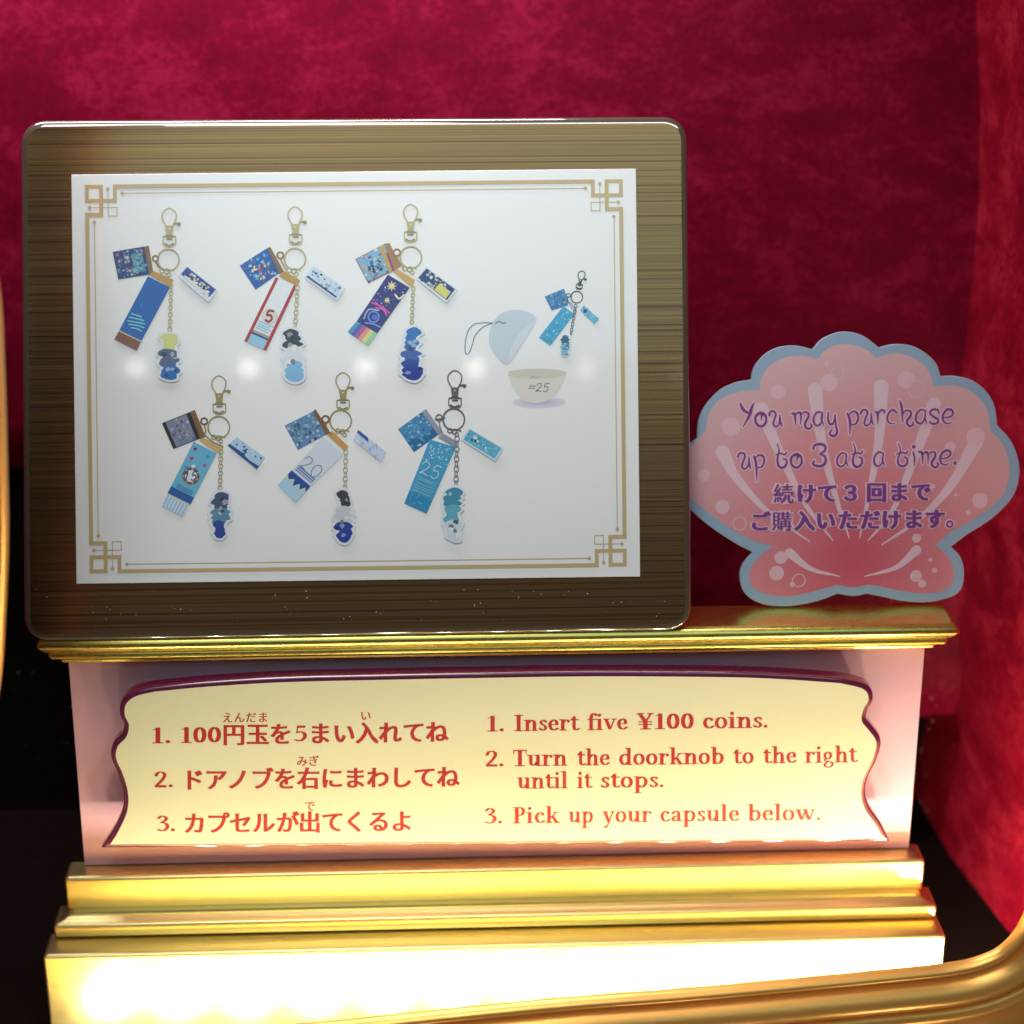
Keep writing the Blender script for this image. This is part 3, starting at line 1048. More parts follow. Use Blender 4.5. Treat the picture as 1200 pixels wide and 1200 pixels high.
# 1: royal blue ribbon
pr = Print(120, 230, 5.217)
q = [(65, 340), (258, 308), (288, 480), (100, 510)]
pr.fill(q, (44, 52, 128)); pr.speckle(q, [(60, 80, 160), (150, 110, 150), (190, 180, 200), (90, 150, 170), (120, 60, 90), (60, 130, 160), (210, 200, 190)], 75, 5, 15)
pr.sub(q, .55, .2, .9, .85, (86, 150, 176)); pr.speckle(q, [(120, 190, 200), (60, 100, 160), (150, 180, 170)], 22, 6, 14, (.55, .2, .9, .85)); pr.sub(q, 0, 0, .025, 1, (40, 34, 50))
pr.fill([(258, 308), (286, 303), (314, 472), (288, 486)], BROWN)
pr.fill([(288, 480), (318, 458), (438, 512), (420, 560)], CAPGOLD)
q = [(280, 490), (415, 558), (240, 885), (105, 820)]
pr.fill(q, ROYAL); pr.speckle(q, [(60, 150, 214), (30, 112, 196)], 40, 2, 5, (.1, .45, .95, .95))
c = lerp2(q, .52, .80)
for k, (dx, w_) in enumerate(((-62, 30), (-40, 44), (-18, 52), (4, 46), (24, 30))):
    pr.line([(c[0] - w_, c[1] + dx - 8), (c[0], c[1] + dx + 2 + rnd.uniform(-6, 6)), (c[0] + w_, c[1] + dx + 12)], 8, (128, 206, 236))
q = [(105, 820), (240, 885), (212, 945), (75, 875)]
pr.fill(q, (132, 72, 40)); pr.sub(q, 0, 0, 1, .10, (226, 206, 160))
hook(pr, (410, 75), (410, 190), (405, 390), 66, METAL_GOLD, METAL_GOLD2)
pr.hoop((326, 382), 17, 9, BROWN); pr.line([(326, 398), (345, 430), (378, 452)], 9, BROWN)
links(pr, 392, 450, METAL_GOLD, METAL_GOLD2); chain(pr, (422, 540), (414, 822), 13, 11, METAL_GOLD)
q = [(520, 434), (696, 572), (655, 618), (482, 478)]
pr.fill([(514, 424), (712, 574), (650, 652), (464, 492)], (222, 230, 236)); pr.fill(q, (40, 72, 160)); pr.speckle(q, [(222, 206, 110), (230, 222, 150), (240, 240, 230), (36, 44, 90)], 34, 6, 14, (.12, .25, .9, 1.0)); pr.sub(q, .1, .8, .95, 1.02, (226, 228, 226))
charm(pr, 330, 836, 494, 1146, (214, 218, 132), (78, 92, 128), (34, 104, 186))
finish(pr, 'printed keyring with royal blue ribbon and brown hem')

# 2: white ribbon with red edges
pr = Print(270, 230, 5.214)
q = [(58, 425), (225, 318), (302, 470), (155, 572)]
pr.fill(q, (34, 92, 176)); pr.speckle(q, [(44, 120, 200), (110, 180, 220), (200, 210, 220), (150, 110, 90), (60, 80, 150)], 60, 5, 15); pr.speckle(q, [(226, 210, 190), (190, 90, 60), (40, 40, 60), (236, 226, 210)], 26, 5, 12, (.25, .3, .75, .8))
pr.fill([(225, 318), (246, 312), (328, 460), (302, 476)], BROWN)
q = [(278, 495), (408, 545), (220, 945), (85, 885)]
pr.fill(q, (232, 236, 240)); pr.sub(q, .13, .86, .87, 1, (150, 200, 228)); pr.sub(q, .13, .83, .87, .862, (40, 66, 130)); pr.sub(q, .13, .80, .87, .826, (170, 150, 130))
pr.sub(q, 0, 0, .135, 1, (176, 26, 38)); pr.sub(q, .865, 0, 1, 1, (176, 26, 38))
c = lerp2(q, .52, .54)
pr.dot((c[0] + 4, c[1]), 42, (226, 218, 206)); pr.hoop(c, 44, 5, (206, 190, 170)); pr.number('5', c, 66, (150, 30, 34), rot=.15, w=.2)
for k in range(4):
    a, b_ = lerp2(q, .2, .655 + k * .036), lerp2(q, .82 - .1 * (k % 2), .655 + k * .036)
    pr.line([a, ((a[0] + b_[0]) / 2, (a[1] + b_[1]) / 2 + rnd.uniform(-4, 4)), b_], 8, (150, 200, 226))
pr.fill([(296, 490), (330, 458), (428, 514), (410, 552)], (186, 152, 70))
hook(pr, (395, 66), (397, 180), (395, 385), 66, METAL_GOLD, METAL_GOLD2)
pr.hoop((306, 362), 19, 10, BROWN); pr.line([(306, 380), (322, 415), (345, 455)], 9, (170, 138, 80))
links(pr, 385, 448, METAL_GOLD, METAL_GOLD2); chain(pr, (412, 548), (396, 800), 10, 12, METAL_GOLD)
q = [(512, 432), (686, 562), (650, 625), (465, 494)]
pr.fill([(508, 420), (704, 562), (648, 640), (450, 498)], (222, 230, 238)); pr.fill(q, (206, 224, 240)); pr.speckle(q, [(166, 204, 234), (190, 216, 238), (34, 40, 60), (120, 160, 200)], 34, 5, 12); pr.sub(q, 0, .86, .98, 1, (30, 56, 140))
charm(pr, 296, 822, 470, 1136, (46, 52, 66), (222, 224, 230), (132, 186, 226))
finish(pr, 'printed keyring with white ribbon edged in red, marked 5')

# 3: night-sky ribbon with rainbow hem
pr = Print(400, 230, 5.22)
q = [(85, 385), (268, 290), (325, 455), (165, 535)]
pr.fill(q, (150, 130, 120)); pr.sub(q, .04, .04, .98, .93, (130, 180, 214)); pr.speckle(q, [(110, 190, 220), (160, 110, 170), (210, 180, 120), (60, 80, 160), (200, 220, 230)], 60, 5, 14); pr.speckle(q, [(30, 36, 70), (60, 80, 140), (220, 226, 230)], 26, 5, 12, (.25, .35, .7, .8))
pr.sub(q, .8, 0, .93, 1, (196, 160, 90)); pr.sub(q, .93, .35, 1, 1, (130, 60, 130))
pr.fill([(268, 290), (296, 286), (362, 430), (325, 455)], (168, 128, 72))
q = [(285, 480), (418, 560), (220, 840), (95, 765)]
pr.fill(q, (44, 34, 120)); pr.speckle(q, [(190, 190, 226), (120, 110, 200), (226, 226, 240)], 40, 2, 6, (.05, .05, .95, .55))
for (u, v, r) in ((.38, .14, 34), (.55, .40, 22)):
    c = lerp2(q, u, v)
    pr.fill([(c[0] + (r if i % 2 == 0 else r * .42) * math.cos(i * math.pi / 8), c[1] + (r if i % 2 == 0 else r * .42) * math.sin(i * math.pi / 8)) for i in range(16)], (236, 220, 160))
c = lerp2(q, .84, .20)
pr.line([(c[0] - 26, c[1] + 2), (c[0] - 4, c[1] + 24), (c[0] + 26, c[1] + 2)], 11, (240, 228, 180))
c = lerp2(q, .5, .58)
pr.line([(c[0] - 50, c[1] - 32), (c[0], c[1] - 10), (c[0] + 54, c[1] + 30)], 12, (226, 70, 170)); pr.line([(c[0] - 30, c[1] - 2), (c[0] + 16, c[1] + 10), (c[0] + 40, c[1] + 46)], 7, (230, 120, 190))
c = lerp2(q, .48, .78)
pr.hoop(c, 32, 10, (110, 140, 226)); pr.dot((c[0] + 6, c[1] + 2), 18, (80, 110, 206)); pr.line([(c[0] - 60, c[1] + 10), (c[0] - 30, c[1] - 44), (c[0] + 30, c[1] - 40)], 9, (170, 180, 236)); pr.line([(c[0] - 50, c[1] + 36), (c[0], c[1] + 44), (c[0] + 46, c[1] + 66)], 9, (120, 150, 236))
q = [(95, 765), (220, 840), (165, 915), (38, 830)]
for k, cc in enumerate([(70, 150, 200), (90, 90, 180), (170, 90, 160), (226, 150, 130), (226, 214, 140), (150, 206, 160)]):
    pr.sub(q, k / 6, 0, (k + 1) / 6 + .01, 1, cc)
pr.fill([(318, 462), (346, 448), (452, 514), (432, 558)], (206, 164, 90))
hook(pr, (424, 52), (423, 165), (425, 375), 67, METAL_GOLD, METAL_GOLD2)
pr.hoop((340, 345), 20, 10, (150, 116, 70)); pr.line([(340, 364), (352, 400), (380, 440)], 9, (170, 138, 80))
links(pr, 415, 438, METAL_GOLD, METAL_GOLD2); chain(pr, (440, 555), (430, 800), 12, 11, METAL_GOLD)
q = [(522, 442), (696, 570), (645, 638), (470, 500)]
pr.fill([(518, 430), (712, 570), (644, 656), (452, 502)], (224, 230, 236)); pr.fill(q, (34, 58, 130)); pr.speckle(q, [(150, 170, 200), (226, 226, 210), (40, 60, 120), (214, 204, 120)], 36, 6, 14); pr.sub(q, .55, .35, .95, .95, (224, 214, 120))
charm(pr, 334, 812, 530, 1130, (44, 112, 190), (52, 90, 170), (30, 58, 156))
finish(pr, 'printed keyring with navy starry ribbon and rainbow hem')

# 4: sky blue ribbon with round emblem 15
pr = Print(175, 430, 5.455)
q = [(82, 360), (262, 288), (328, 458), (155, 525)]
pr.fill(q, (40, 38, 44)); r_ = [lerp2(q, .12, .03), lerp2(q, .86, .03), lerp2(q, .86, .97), lerp2(q, .12, .97)]
pr.fill(r_, (128, 138, 170)); pr.speckle(r_, [(150, 160, 190), (160, 140, 130), (100, 100, 130), (190, 190, 200), (120, 110, 120)], 60, 5, 14)
pr.fill([(262, 288), (292, 274), (362, 445), (328, 460)], (128, 98, 66))
q = [(285, 478), (432, 552), (262, 885), (115, 812)]
pr.fill(q, (106, 182, 216)); pr.sub(q, 0, .85, 1, 1, (34, 92, 168)); pr.sub(q, 0, .98, 1, 1.0, (206, 196, 140))
for (u, v, cc) in ((.18, .1, (120, 40, 80)), (.22, .27, (190, 40, 60)), (.75, .12, (60, 150, 190)), (.42, .38, (226, 240, 244)), (.8, .28, (170, 90, 150)), (.2, .45, (50, 150, 200)), (.7, .45, (200, 226, 236))):
    c = lerp2(q, u, v)
    pr.fill([(c[0], c[1] + 14), (c[0] - 14, c[1] - 2), (c[0] - 7, c[1] - 13), (c[0], c[1] - 6), (c[0] + 8, c[1] - 13), (c[0] + 14, c[1] - 1)], cc)
c = (268, 697)
pr.dot(c, 56, (116, 92, 78)); pr.dot(c, 38, (232, 236, 240)); pr.speckle([(c[0] - 50, c[1] - 50), (c[0] + 50, c[1] - 50), (c[0] + 50, c[1] + 50), (c[0] - 50, c[1] + 50)], [(170, 150, 120)], 0, 1, 2)
for k in range(14):
    pr.dot((c[0] + 47 * math.cos(k * .449), c[1] + 47 * math.sin(k * .449)), 6, (196, 176, 140) if k % 2 else (150, 70, 60))
pr.number('15', c, 54, (36, 84, 150), italic=.2, w=.15)
for k in range(3):
    a, b_ = lerp2(q, .2, .765 + k * .028), lerp2(q, .85, .765 + k * .028)
    pr.line([a, ((a[0] + b_[0]) / 2, (a[1] + b_[1]) / 2 + 3), b_], 5, (54, 120, 180))
q = [(115, 812), (255, 882), (215, 958), (78, 888)]
pr.fill(q, (206, 226, 240))
for k in range(7):
    pr.sub(q, .06 + k * .14, .05, .11 + k * .14, 1, (150, 190, 222))
pr.fill([(318, 470), (346, 452), (478, 510), (448, 556)], (206, 176, 118))
hook(pr, (445, 58), (447, 178), (445, 385), 70, METAL_GOLD2, (146, 132, 84))
pr.hoop((352, 347), 20, 11, (116, 84, 56)); pr.line([(352, 368), (362, 410), (350, 440)], 8, (140, 110, 70)); pr.line([(362, 440), (410, 480), (470, 506)], 8, (150, 130, 84))
links(pr, 440, 445, METAL_GOLD2, (146, 132, 84)); chain(pr, (460, 530), (452, 806), 12, 13, (172, 164, 128))
q = [(562, 448), (740, 578), (688, 652), (502, 502)]
pr.fill(q, (176, 208, 236)); pr.speckle(q, [(150, 196, 232), (200, 222, 240), (60, 80, 120)], 26, 5, 12); pr.fill([lerp2(q, 0, .8), lerp2(q, .4, .72), lerp2(q, .7, .85), lerp2(q, 1, .75), q[2], q[3]], (34, 74, 150))
charm(pr, 362, 806, 548, 1114, (70, 84, 120), (92, 140, 172), (34, 70, 150))
finish(pr, 'printed keyring with sky blue ribbon and round emblem marked 15')

# 5: white ribbon with navy zigzag hem
pr = Print(320, 430, 5.455)
q = [(75, 375), (255, 285), (342, 432), (160, 532)]
pr.fill(q, (96, 140, 184)); pr.speckle(q, [(70, 110, 160), (130, 170, 206), (150, 190, 214), (60, 80, 120), (110, 150, 160), (180, 200, 220)], 80, 5, 14)
pr.fill([(255, 285), (272, 270), (368, 420), (342, 436)], (124, 92, 62))
q = [(318, 445), (452, 560), (240, 762), (120, 660)]
pr.fill(q, (214, 222, 238)); pr.number('20', (250, 645), 92, (124, 138, 140), rot=.65, w=.07)
for k in range(3):
    a, b_ = lerp2(q, .1, .83 + k * .05), lerp2(q, .92, .83 + k * .05)
    pr.line([a, ((a[0] + b_[0]) / 2, (a[1] + b_[1]) / 2), b_], 10 - 2 * k, (44, 92, 166) if k else (90, 130, 190))
q = [(120, 660), (240, 762), (145, 870), (30, 755)]
pr.fill(q, (176, 212, 236)); pr.fill([lerp2(q, 0, 0), lerp2(q, 1, 0), lerp2(q, 1, .38), lerp2(q, .88, .22), lerp2(q, .76, .48), lerp2(q, .62, .26), lerp2(q, .46, .56), lerp2(q, .32, .26), lerp2(q, .16, .46), lerp2(q, 0, .30)], (28, 72, 158))
pr.line([lerp2(q, 1, .38), lerp2(q, .88, .22), lerp2(q, .76, .48), lerp2(q, .62, .26), lerp2(q, .46, .56), lerp2(q, .32, .26), lerp2(q, .16, .46), lerp2(q, 0, .30)], 8, (214, 214, 150), smooth=False)
pr.fill([(345, 432), (380, 408), (482, 508), (460, 538)], (204, 154, 84))
hook(pr, (447, 37), (447, 155), (432, 345), 70, METAL_GOLD2, (140, 128, 86))
pr.hoop((336, 335), 22, 12, (128, 86, 52)); pr.line([(336, 356), (346, 400), (372, 430)], 9, (140, 104, 64))
links(pr, 440, 405, METAL_GOLD2, (150, 130, 84)); chain(pr, (466, 530), (460, 786), 9, 13, (178, 172, 146))
q = [(545, 402), (725, 545), (690, 606), (512, 468)]
pr.fill(q, (204, 216, 236)); pr.speckle(q, [(180, 200, 230), (220, 228, 240), (150, 180, 220)], 30, 5, 12); pr.fill([lerp2(q, 0, 0), lerp2(q, .35, 0), lerp2(q, .42, .3), lerp2(q, 0, .25)], (44, 92, 166))
charm(pr, 366, 790, 544, 1130, (60, 60, 66), (206, 206, 214), (28, 60, 156))
finish(pr, 'printed keyring with white ribbon and navy zigzag hem, marked 20')

# 6: turquoise ribbon, dark metal
pr = Print(455, 425, 5.455)
q = [(62, 425), (215, 315), (322, 460), (165, 572)]
pr.fill(q, (64, 138, 188)); pr.fill([lerp2(q, 0, .45), lerp2(q, .5, .75), lerp2(q, 1, .7), q[2], q[3]], (34, 104, 160)); pr.speckle(q, [(110, 176, 212), (170, 206, 226), (50, 110, 160), (90, 160, 200)], 60, 4, 12)
pr.fill([(215, 315), (242, 296), (348, 450), (322, 465)], (150, 156, 174))
q = [(265, 490), (432, 542), (245, 965), (102, 900)]
pr.fill(q, (64, 158, 202)); pr.sub(q, 0, .8, 1, 1, (36, 140, 192)); pr.speckle(q, [(150, 208, 230), (206, 232, 242), (110, 190, 220)], 60, 3, 8, (.03, .02, .97, .3)); pr.speckle(q, [(110, 190, 220), (44, 140, 190)], 40, 3, 7, (.03, .75, .97, .97))
pr.number('25', (275, 690), 84, (196, 228, 240), rot=.35, w=.07)
for k in range(6):
    a, b_ = lerp2(q, .12, .56 + k * .04), lerp2(q, .88, .56 + k * .04)
    pr.line([a, ((a[0] + b_[0]) / 2, (a[1] + b_[1]) / 2 + rnd.uniform(-6, 6)), b_], 5, (130, 196, 224))
pr.fill([(318, 478), (350, 452), (446, 508), (426, 540)], (146, 150, 170))
hook(pr, (425, 50), (425, 168), (418, 362), 70, METAL_DARK, (76, 74, 82))
pr.hoop((325, 352), 20, 8, METAL_DARK); pr.line([(300, 362), (340, 358), (362, 352)], 8, METAL_DARK); pr.line([(325, 372), (330, 410), (345, 445)], 8, (120, 124, 140))
links(pr, 420, 430, METAL_DARK, (70, 68, 76)); chain(pr, (440, 470), (432, 790), 10, 14, (120, 122, 134))
q = [(522, 427), (722, 547), (680, 615), (480, 492)]
pr.fill([(516, 416), (738, 548), (684, 632), (464, 494)], (206, 222, 236)); pr.fill(q, (92, 176, 212)); pr.speckle(q, [(130, 200, 224), (170, 216, 234), (60, 140, 180)], 30, 5, 12); pr.speckle(q, [(30, 60, 90), (220, 230, 236)], 6, 7, 13, (.12, .3, .35, .7))
charm(pr, 330, 810, 492, 1130, (62, 140, 172), (96, 172, 196), (206, 222, 232))
finish(pr, 'printed keyring with turquoise ribbon and dark metal ring, marked 25')

# 7: small one above the capsule
pr = Print(530, 300, 6.316)
q = [(683, 302), (815, 246), (858, 366), (735, 405)]
pr.fill(q, (56, 124, 180)); pr.speckle(q, [(90, 150, 200), (40, 100, 160), (120, 180, 214)], 40, 5, 12)
pr.fill([(805, 250), (826, 244), (862, 330), (850, 366)], (80, 140, 186))
q = [(822, 370), (902, 432), (725, 665), (640, 605)]
pr.fill(q, (60, 166, 210)); pr.speckle(q, [(110, 190, 220), (44, 140, 196), (150, 210, 230)], 50, 4, 10)
pr.fill([(856, 345), (880, 340), (922, 400), (905, 432)], (176, 186, 200))
hook(pr, (962, 112), (948, 178), (920, 305), 44, (70, 70, 84), (52, 52, 66), .85)
pr.hoop((858, 292), 14, 6, (70, 80, 110)); pr.line([(858, 300), (850, 330), (870, 352)], 6, (80, 90, 120))
chain(pr, (915, 360), (876, 582), 10, 9, (96, 104, 130))
q = [(972, 366), (1086, 466), (1050, 502), (945, 404)]
pr.fill(q, (104, 184, 220)); pr.speckle(q, [(150, 206, 230), (80, 160, 200)], 16, 5, 10); pr.dot((982, 408), 14, (36, 70, 110))
charm(pr, 790, 588, 884, 752, (46, 90, 130), (84, 150, 190), (130, 182, 214))
finish(pr, 'small printed turquoise keyring above the opened capsule')

# capsule
pr = Print(530, 300, 6.316)
pr.line([(395, 495), (340, 490), (290, 500), (225, 530), (168, 590), (150, 650), (125, 715), (100, 722), (95, 650), (115, 560), (160, 508), (230, 495), (300, 496)], 7, (70, 124, 148))
dome = spline([(270, 620), (288, 520), (340, 442), (420, 404), (500, 400), (580, 424), (620, 466), (586, 545), (520, 650), (462, 745), (400, 806), (340, 762), (290, 692)], 6, True)
pr.fill(dome, (202, 214, 226))
pr.fill(spline([(600, 490), (560, 575), (490, 680), (430, 770), (416, 740), (470, 610), (540, 530)], 5, True), (214, 222, 231))
pr.line([(318, 500), (345, 486), (372, 498), (394, 494)], 9, (84, 128, 152))
pr.mb.build('capsule_lid_picture', poster)
pr = Print(530, 300, 6.316)
for k in range(7):
    pr.dot((640, 1082), 200 - k * 20, tuple(int(v) for v in (224 - k * 4, 222 - k * 5, 232 - k * 3)), 40 - k * 4)
bowl = spline([(415, 872), (430, 850), (520, 838), (640, 833), (760, 840), (836, 856), (832, 895), (800, 970), (750, 1036), (690, 1072), (620, 1088), (550, 1074), (490, 1030), (440, 955)], 6, True)
pr.fill(bowl, (226, 222, 216))
pr.fill(spline([(417, 872), (430, 852), (520, 840), (640, 835), (760, 842), (834, 857), (832, 880), (740, 905), (620, 912), (500, 905), (422, 890)], 6, True), (210, 210, 196))
pr.line([(580, 905), (600, 890), (620, 905), (636, 894)], 5, (150, 160, 160))
pr.number('=25', (645, 974), 62, (84, 92, 104), italic=.22, w=.085)
o = pr.mb.build('capsule_bowl_picture', poster)

# ------------------------------------------------------------------ cream instruction plaque
Q = Plane((0, Y_PLAQUE, at(600, 992, Y_PLAQUE).z), 0.0)
plq = empty('instruction_plaque', Q.matrix(), 'cream plaque with wavy sides, maroon edge and red instructions, in front of the pink board', 'plaque')
left = [(181, 811), (160, 816), (148, 825), (146, 838), (151, 850), (148, 864), (138, 875), (136, 889), (144, 908), (150, 930), (149, 951), (139, 974), (129, 990)]
right = [(1034, 982), (1027, 968), (1014, 949), (1009, 931), (1012, 912), (1023, 889), (1027, 870), (1019, 857), (1010, 845), (1012, 832), (1018, 820), (1012, 808), (985, 801)]
top = [(985, 801), (920, 796.5), (850, 794), (700, 793), (560, 795), (430, 797.5), (331, 800), (245, 805), (181, 811)]
outl = spline([Vector(p) for p in left], 5)[:-1] + [Vector((129, 990))] + spline([Vector(p) for p in right], 5)[:-1] + spline([Vector(p) for p in top], 5)[:-1]
face = [Q.px(*p) for p in outl]
face = ccw(face)
rim = inset(face, -6.5 * MPP)
mb = MB()
prism(mb, rim, [(0, -0.0060), (0, -0.0018), (0.0002, -0.0011), (0.0006, -0.0007), (0.0012, -0.00045), (0.0021, -0.00030)], M_MAGENTA)
o = mb.build('acrylic_block', plq)
me = o.data
me.polygons.foreach_set('use_smooth', [True] * len(me.polygons))
me.set_sharp_from_angle(angle=math.radians(45))
mb = MB()
prism(mb, face, [(0, -0.00045), (0, -0.0002)], M_CREAM, cap_back=False)
mb.build('cream_face', plq)
mb = MB()
bl = lambda x0, y0, x1, y1: (lambda x: y0 + (y1 - y0) * (x - x0) / (x1 - x0))
hT = -0.00017
L1, L2, L2b, L3 = bl(605, 857.2, 880, 853.4), bl(612, 898.2, 975, 894), bl(630, 924.4, 760, 923.2), bl(630, 965, 920, 962)
mbs = {id(L): MB() for L in (L1, L2, L2b, L3)}
for txt, a, b_, L in (('1.', 570, 591, L1), ('Insert', 602, 679, L1), ('five', 688, 736, L1), ('¥100', 746, 814, L1), ('coins.', 823, 900, L1),
                      ('2.', 568, 590.5, L2), ('Turn', 601, 665, L2), ('the', 676, 715, L2), ('doorknob', 725, 849, L2), ('to', 859, 884, L2), ('the', 894, 934, L2), ('right', 943, 1005, L2),
                      ('until', 606, 666, L2b), ('it', 676, 694, L2b), ('stops.', 703, 778, L2b),
                      ('3.', 567, 589, L3), ('Pick', 600.5, 656, L3), ('up', 666, 696, L3), ('your', 706, 764, L3), ('capsule', 773, 867, L3), ('below.', 876, 962, L3)):
    serif_word(mbs[id(L)], Q, txt, a, b_, L, 13.2, hT, M_RED)
for m_ in mbs.values():
    m_.build('english_lettering', plq)
J1, J2, J3 = bl(180, 871.5, 360, 869), bl(180, 923, 200, 923), bl(180, 974.5, 200, 974.5)
jbs = {id(L): MB() for L in (J1, J2, J3)}
for txt, a, b_, L in (('1.', 177, 200, J1), ('100', 211, 260, J1), ('5', 344.5, 360, J1), ('2.', 180, 203, J2), ('3.', 183, 205.5, J3)):
    serif_word(jbs[id(L)], Q, txt, a, b_, L, 13.2, hT, M_RED)


def jp_row(mb, chars, yc, size, thick, offset=0.0):
    for ch, x in chars:
        jp_char(mb, Q, ch, x, yc(x), size, hT, M_RED, offset, thick)


jp_row(jbs[id(J1)], [('円', 274), ('玉', 302), ('を', 329)] + list(zip('まい入れてね', (375, 403, 430, 457, 485, 512))), bl(274, 861.5, 512, 858.5), 26.5, 0.030, 0.010)
jp_row(jbs[id(J2)], zip('ドアノブを右にまわしてね', (226, 253, 279, 307, 334, 361.5, 389, 416, 443, 470, 498, 525)), bl(226, 914.5, 525, 911), 26.5, 0.030, 0.010)
jp_row(jbs[id(J3)], zip('カプセルが出てくるよ', (228, 255, 282, 309, 337, 363, 390, 416, 444, 471)), bl(228, 965.5, 471, 963), 26.5, 0.030, 0.010)
jp_row(jbs[id(J1)], zip('えんだま', (266.5, 280.5, 294, 308)), bl(266, 841.5, 308, 841), 13, 0.02)
jp_row(jbs[id(J1)], [('い', 428.5)], bl(0, 839, 1, 839), 13, 0.02)
jp_row(jbs[id(J2)], [('み', 354), ('ぎ', 367.5)], bl(350, 892.5, 370, 892), 13, 0.02)
jp_row(jbs[id(J3)], [('で', 363)], bl(0, 945, 1, 945), 13, 0.02)
for m_ in jbs.values():
    m_.build('japanese_lettering', plq)

# ------------------------------------------------------------------ pink shell sign
S = Plane((0, Y_BACK - 0.003, Z_LEDGE + 0.0004), 16.0)
S.o.x = S.px(1000, 690).x
shell = empty('shell_sign', S.matrix(), 'pink scallop shell sign with pale blue rim, standing on the ledge beside the poster', 'sign')


def sc(p):
    return S.px(800 + p[0] / 3, 370 + p[1] / 3)


def lobes(*parts):
    out = []
    for part in parts:
        out += spline([Vector(p) for p in part], 7)[:-1]
    return out


outer = lobes([(240, 225), (252, 180), (290, 135), (340, 110), (400, 105), (457, 118)], [(457, 118), (490, 82), (540, 60), (580, 56), (630, 68), (670, 95), (690, 112)],
              [(690, 112), (740, 100), (800, 104), (850, 128), (890, 165), (908, 212)], [(908, 212), (960, 212), (1020, 228), (1070, 268), (1098, 320), (1107, 385)],
              [(1107, 385), (1155, 440), (1182, 510), (1182, 580), (1155, 645), (1085, 715), (1000, 770), (945, 812)],
              [(945, 812), (978, 850), (990, 900), (980, 960), (940, 990), (860, 1008), (770, 1003), (700, 988), (648, 978)],
              [(648, 978), (600, 986), (545, 978)], [(545, 978), (470, 1005), (370, 1022), (280, 1014), (222, 980), (202, 930), (208, 880), (245, 832)],
              [(245, 832), (180, 798), (100, 745), (40, 695), (-10, 640), (-25, 560), (0, 480), (50, 428)], [(50, 428), (55, 370), (80, 315), (130, 262), (185, 235), (240, 225)])
inner = lobes([(270, 262), (278, 215), (310, 172), (360, 147), (420, 141), (475, 152)], [(475, 152), (500, 122), (545, 102), (600, 102), (650, 122), (680, 148)],
              [(680, 148), (740, 132), (800, 143), (850, 175), (874, 215), (880, 250)], [(880, 250), (950, 246), (1010, 264), (1055, 305), (1076, 350), (1080, 402)],
              [(1080, 402), (1125, 452), (1147, 520), (1143, 590), (1110, 648), (1040, 704), (950, 755), (888, 806)],
              [(888, 806), (935, 850), (953, 900), (943, 945), (900, 970), (840, 975), (760, 965), (690, 950), (650, 945)],
              [(650, 945), (600, 954), (540, 946)], [(540, 946), (470, 966), (380, 985), (300, 980), (246, 952), (235, 912), (250, 870), (290, 830), (322, 812)],
              [(322, 812), (250, 790), (180, 755), (100, 700), (40, 650), (12, 600), (6, 540), (26, 470), (82, 402)], [(82, 402), (90, 350), (120, 305), (165, 277), (230, 263), (270, 262)])
po = [sc(p) for p in outer]
lowest = min(p.y for p in po)
for p in po:
    if p.y < 0:
        p.y = 0
mb = MB()
prism(mb, po, [(0, -0.0018), (0, -0.0003), (0.0002, 0)], M_BLUE)
mb.build('card', shell)
mb = MB()
mb.poly([sc(p) for p in inner], 0.00004, M_PINK)
mb.build('pink_print', shell)


def taper(mb, pts, w0, w1, h, mat, k=8):
    q = spline([Vector(p) for p in pts], k)
    n = len(q)
    pen(mb, [Vector(sc(p)) for p in q], MPP / 3, MPP / 3, h, mat, widths=[(w0 + (w1 - w0) * (i / (n - 1)) ** 0.8) for i in range(n)])


for k, (pts, w) in enumerate((([(140, 480), (190, 570), (300, 690), (448, 795)], 26), ([(276, 330), (340, 480), (430, 660), (528, 790)], 27), ([(465, 262), (490, 450), (545, 660), (586, 782)], 27),
                              ([(698, 250), (690, 430), (655, 630), (622, 782)], 28), ([(884, 312), (810, 510), (735, 690), (652, 790)], 26), ([(1030, 445), (940, 600), (830, 715), (700, 805)], 27),
                              ([(376, 834), (450, 890), (552, 916)], 18), ([(822, 824), (750, 885), (640, 916)], 18))):
    mb = MB()
    taper(mb, pts, w, 2.0, 0.00005 + k * 2e-6, M_RIB)
    mb.build('rib_print', shell)
z = 0.00007
for x, y, r in ((515, 235, 32), (505, 170, 8), (785, 225, 32), (335, 268, 26), (1030, 425, 34), (1045, 650, 29), (1005, 692, 10), (822, 782, 17), (330, 905, 27), (345, 850, 24), (385, 945, 10), (820, 915, 22), (842, 942, 15),
                (885, 895, 10), (870, 858, 7), (940, 462, 20), (75, 560, 22), (140, 672, 26), (605, 520, 22), (170, 390, 34), (960, 630, 6), (880, 600, 8)):
    mb = MB()
    disc(mb, sc((x, y)), r / 3 * MPP, z, M_BUB)
    mb.build('bubble_print', shell)
    z += 1e-6
for x, y, r in ((545, 200, 23), (820, 258, 30), (408, 930, 23), (200, 730, 24)):
    mb = MB()
    hoop(mb, sc((x, y)), r / 3 * MPP, 4 / 3 * MPP, z, M_BUB)
    mb.build('bubble_print', shell)
    z += 8e-6

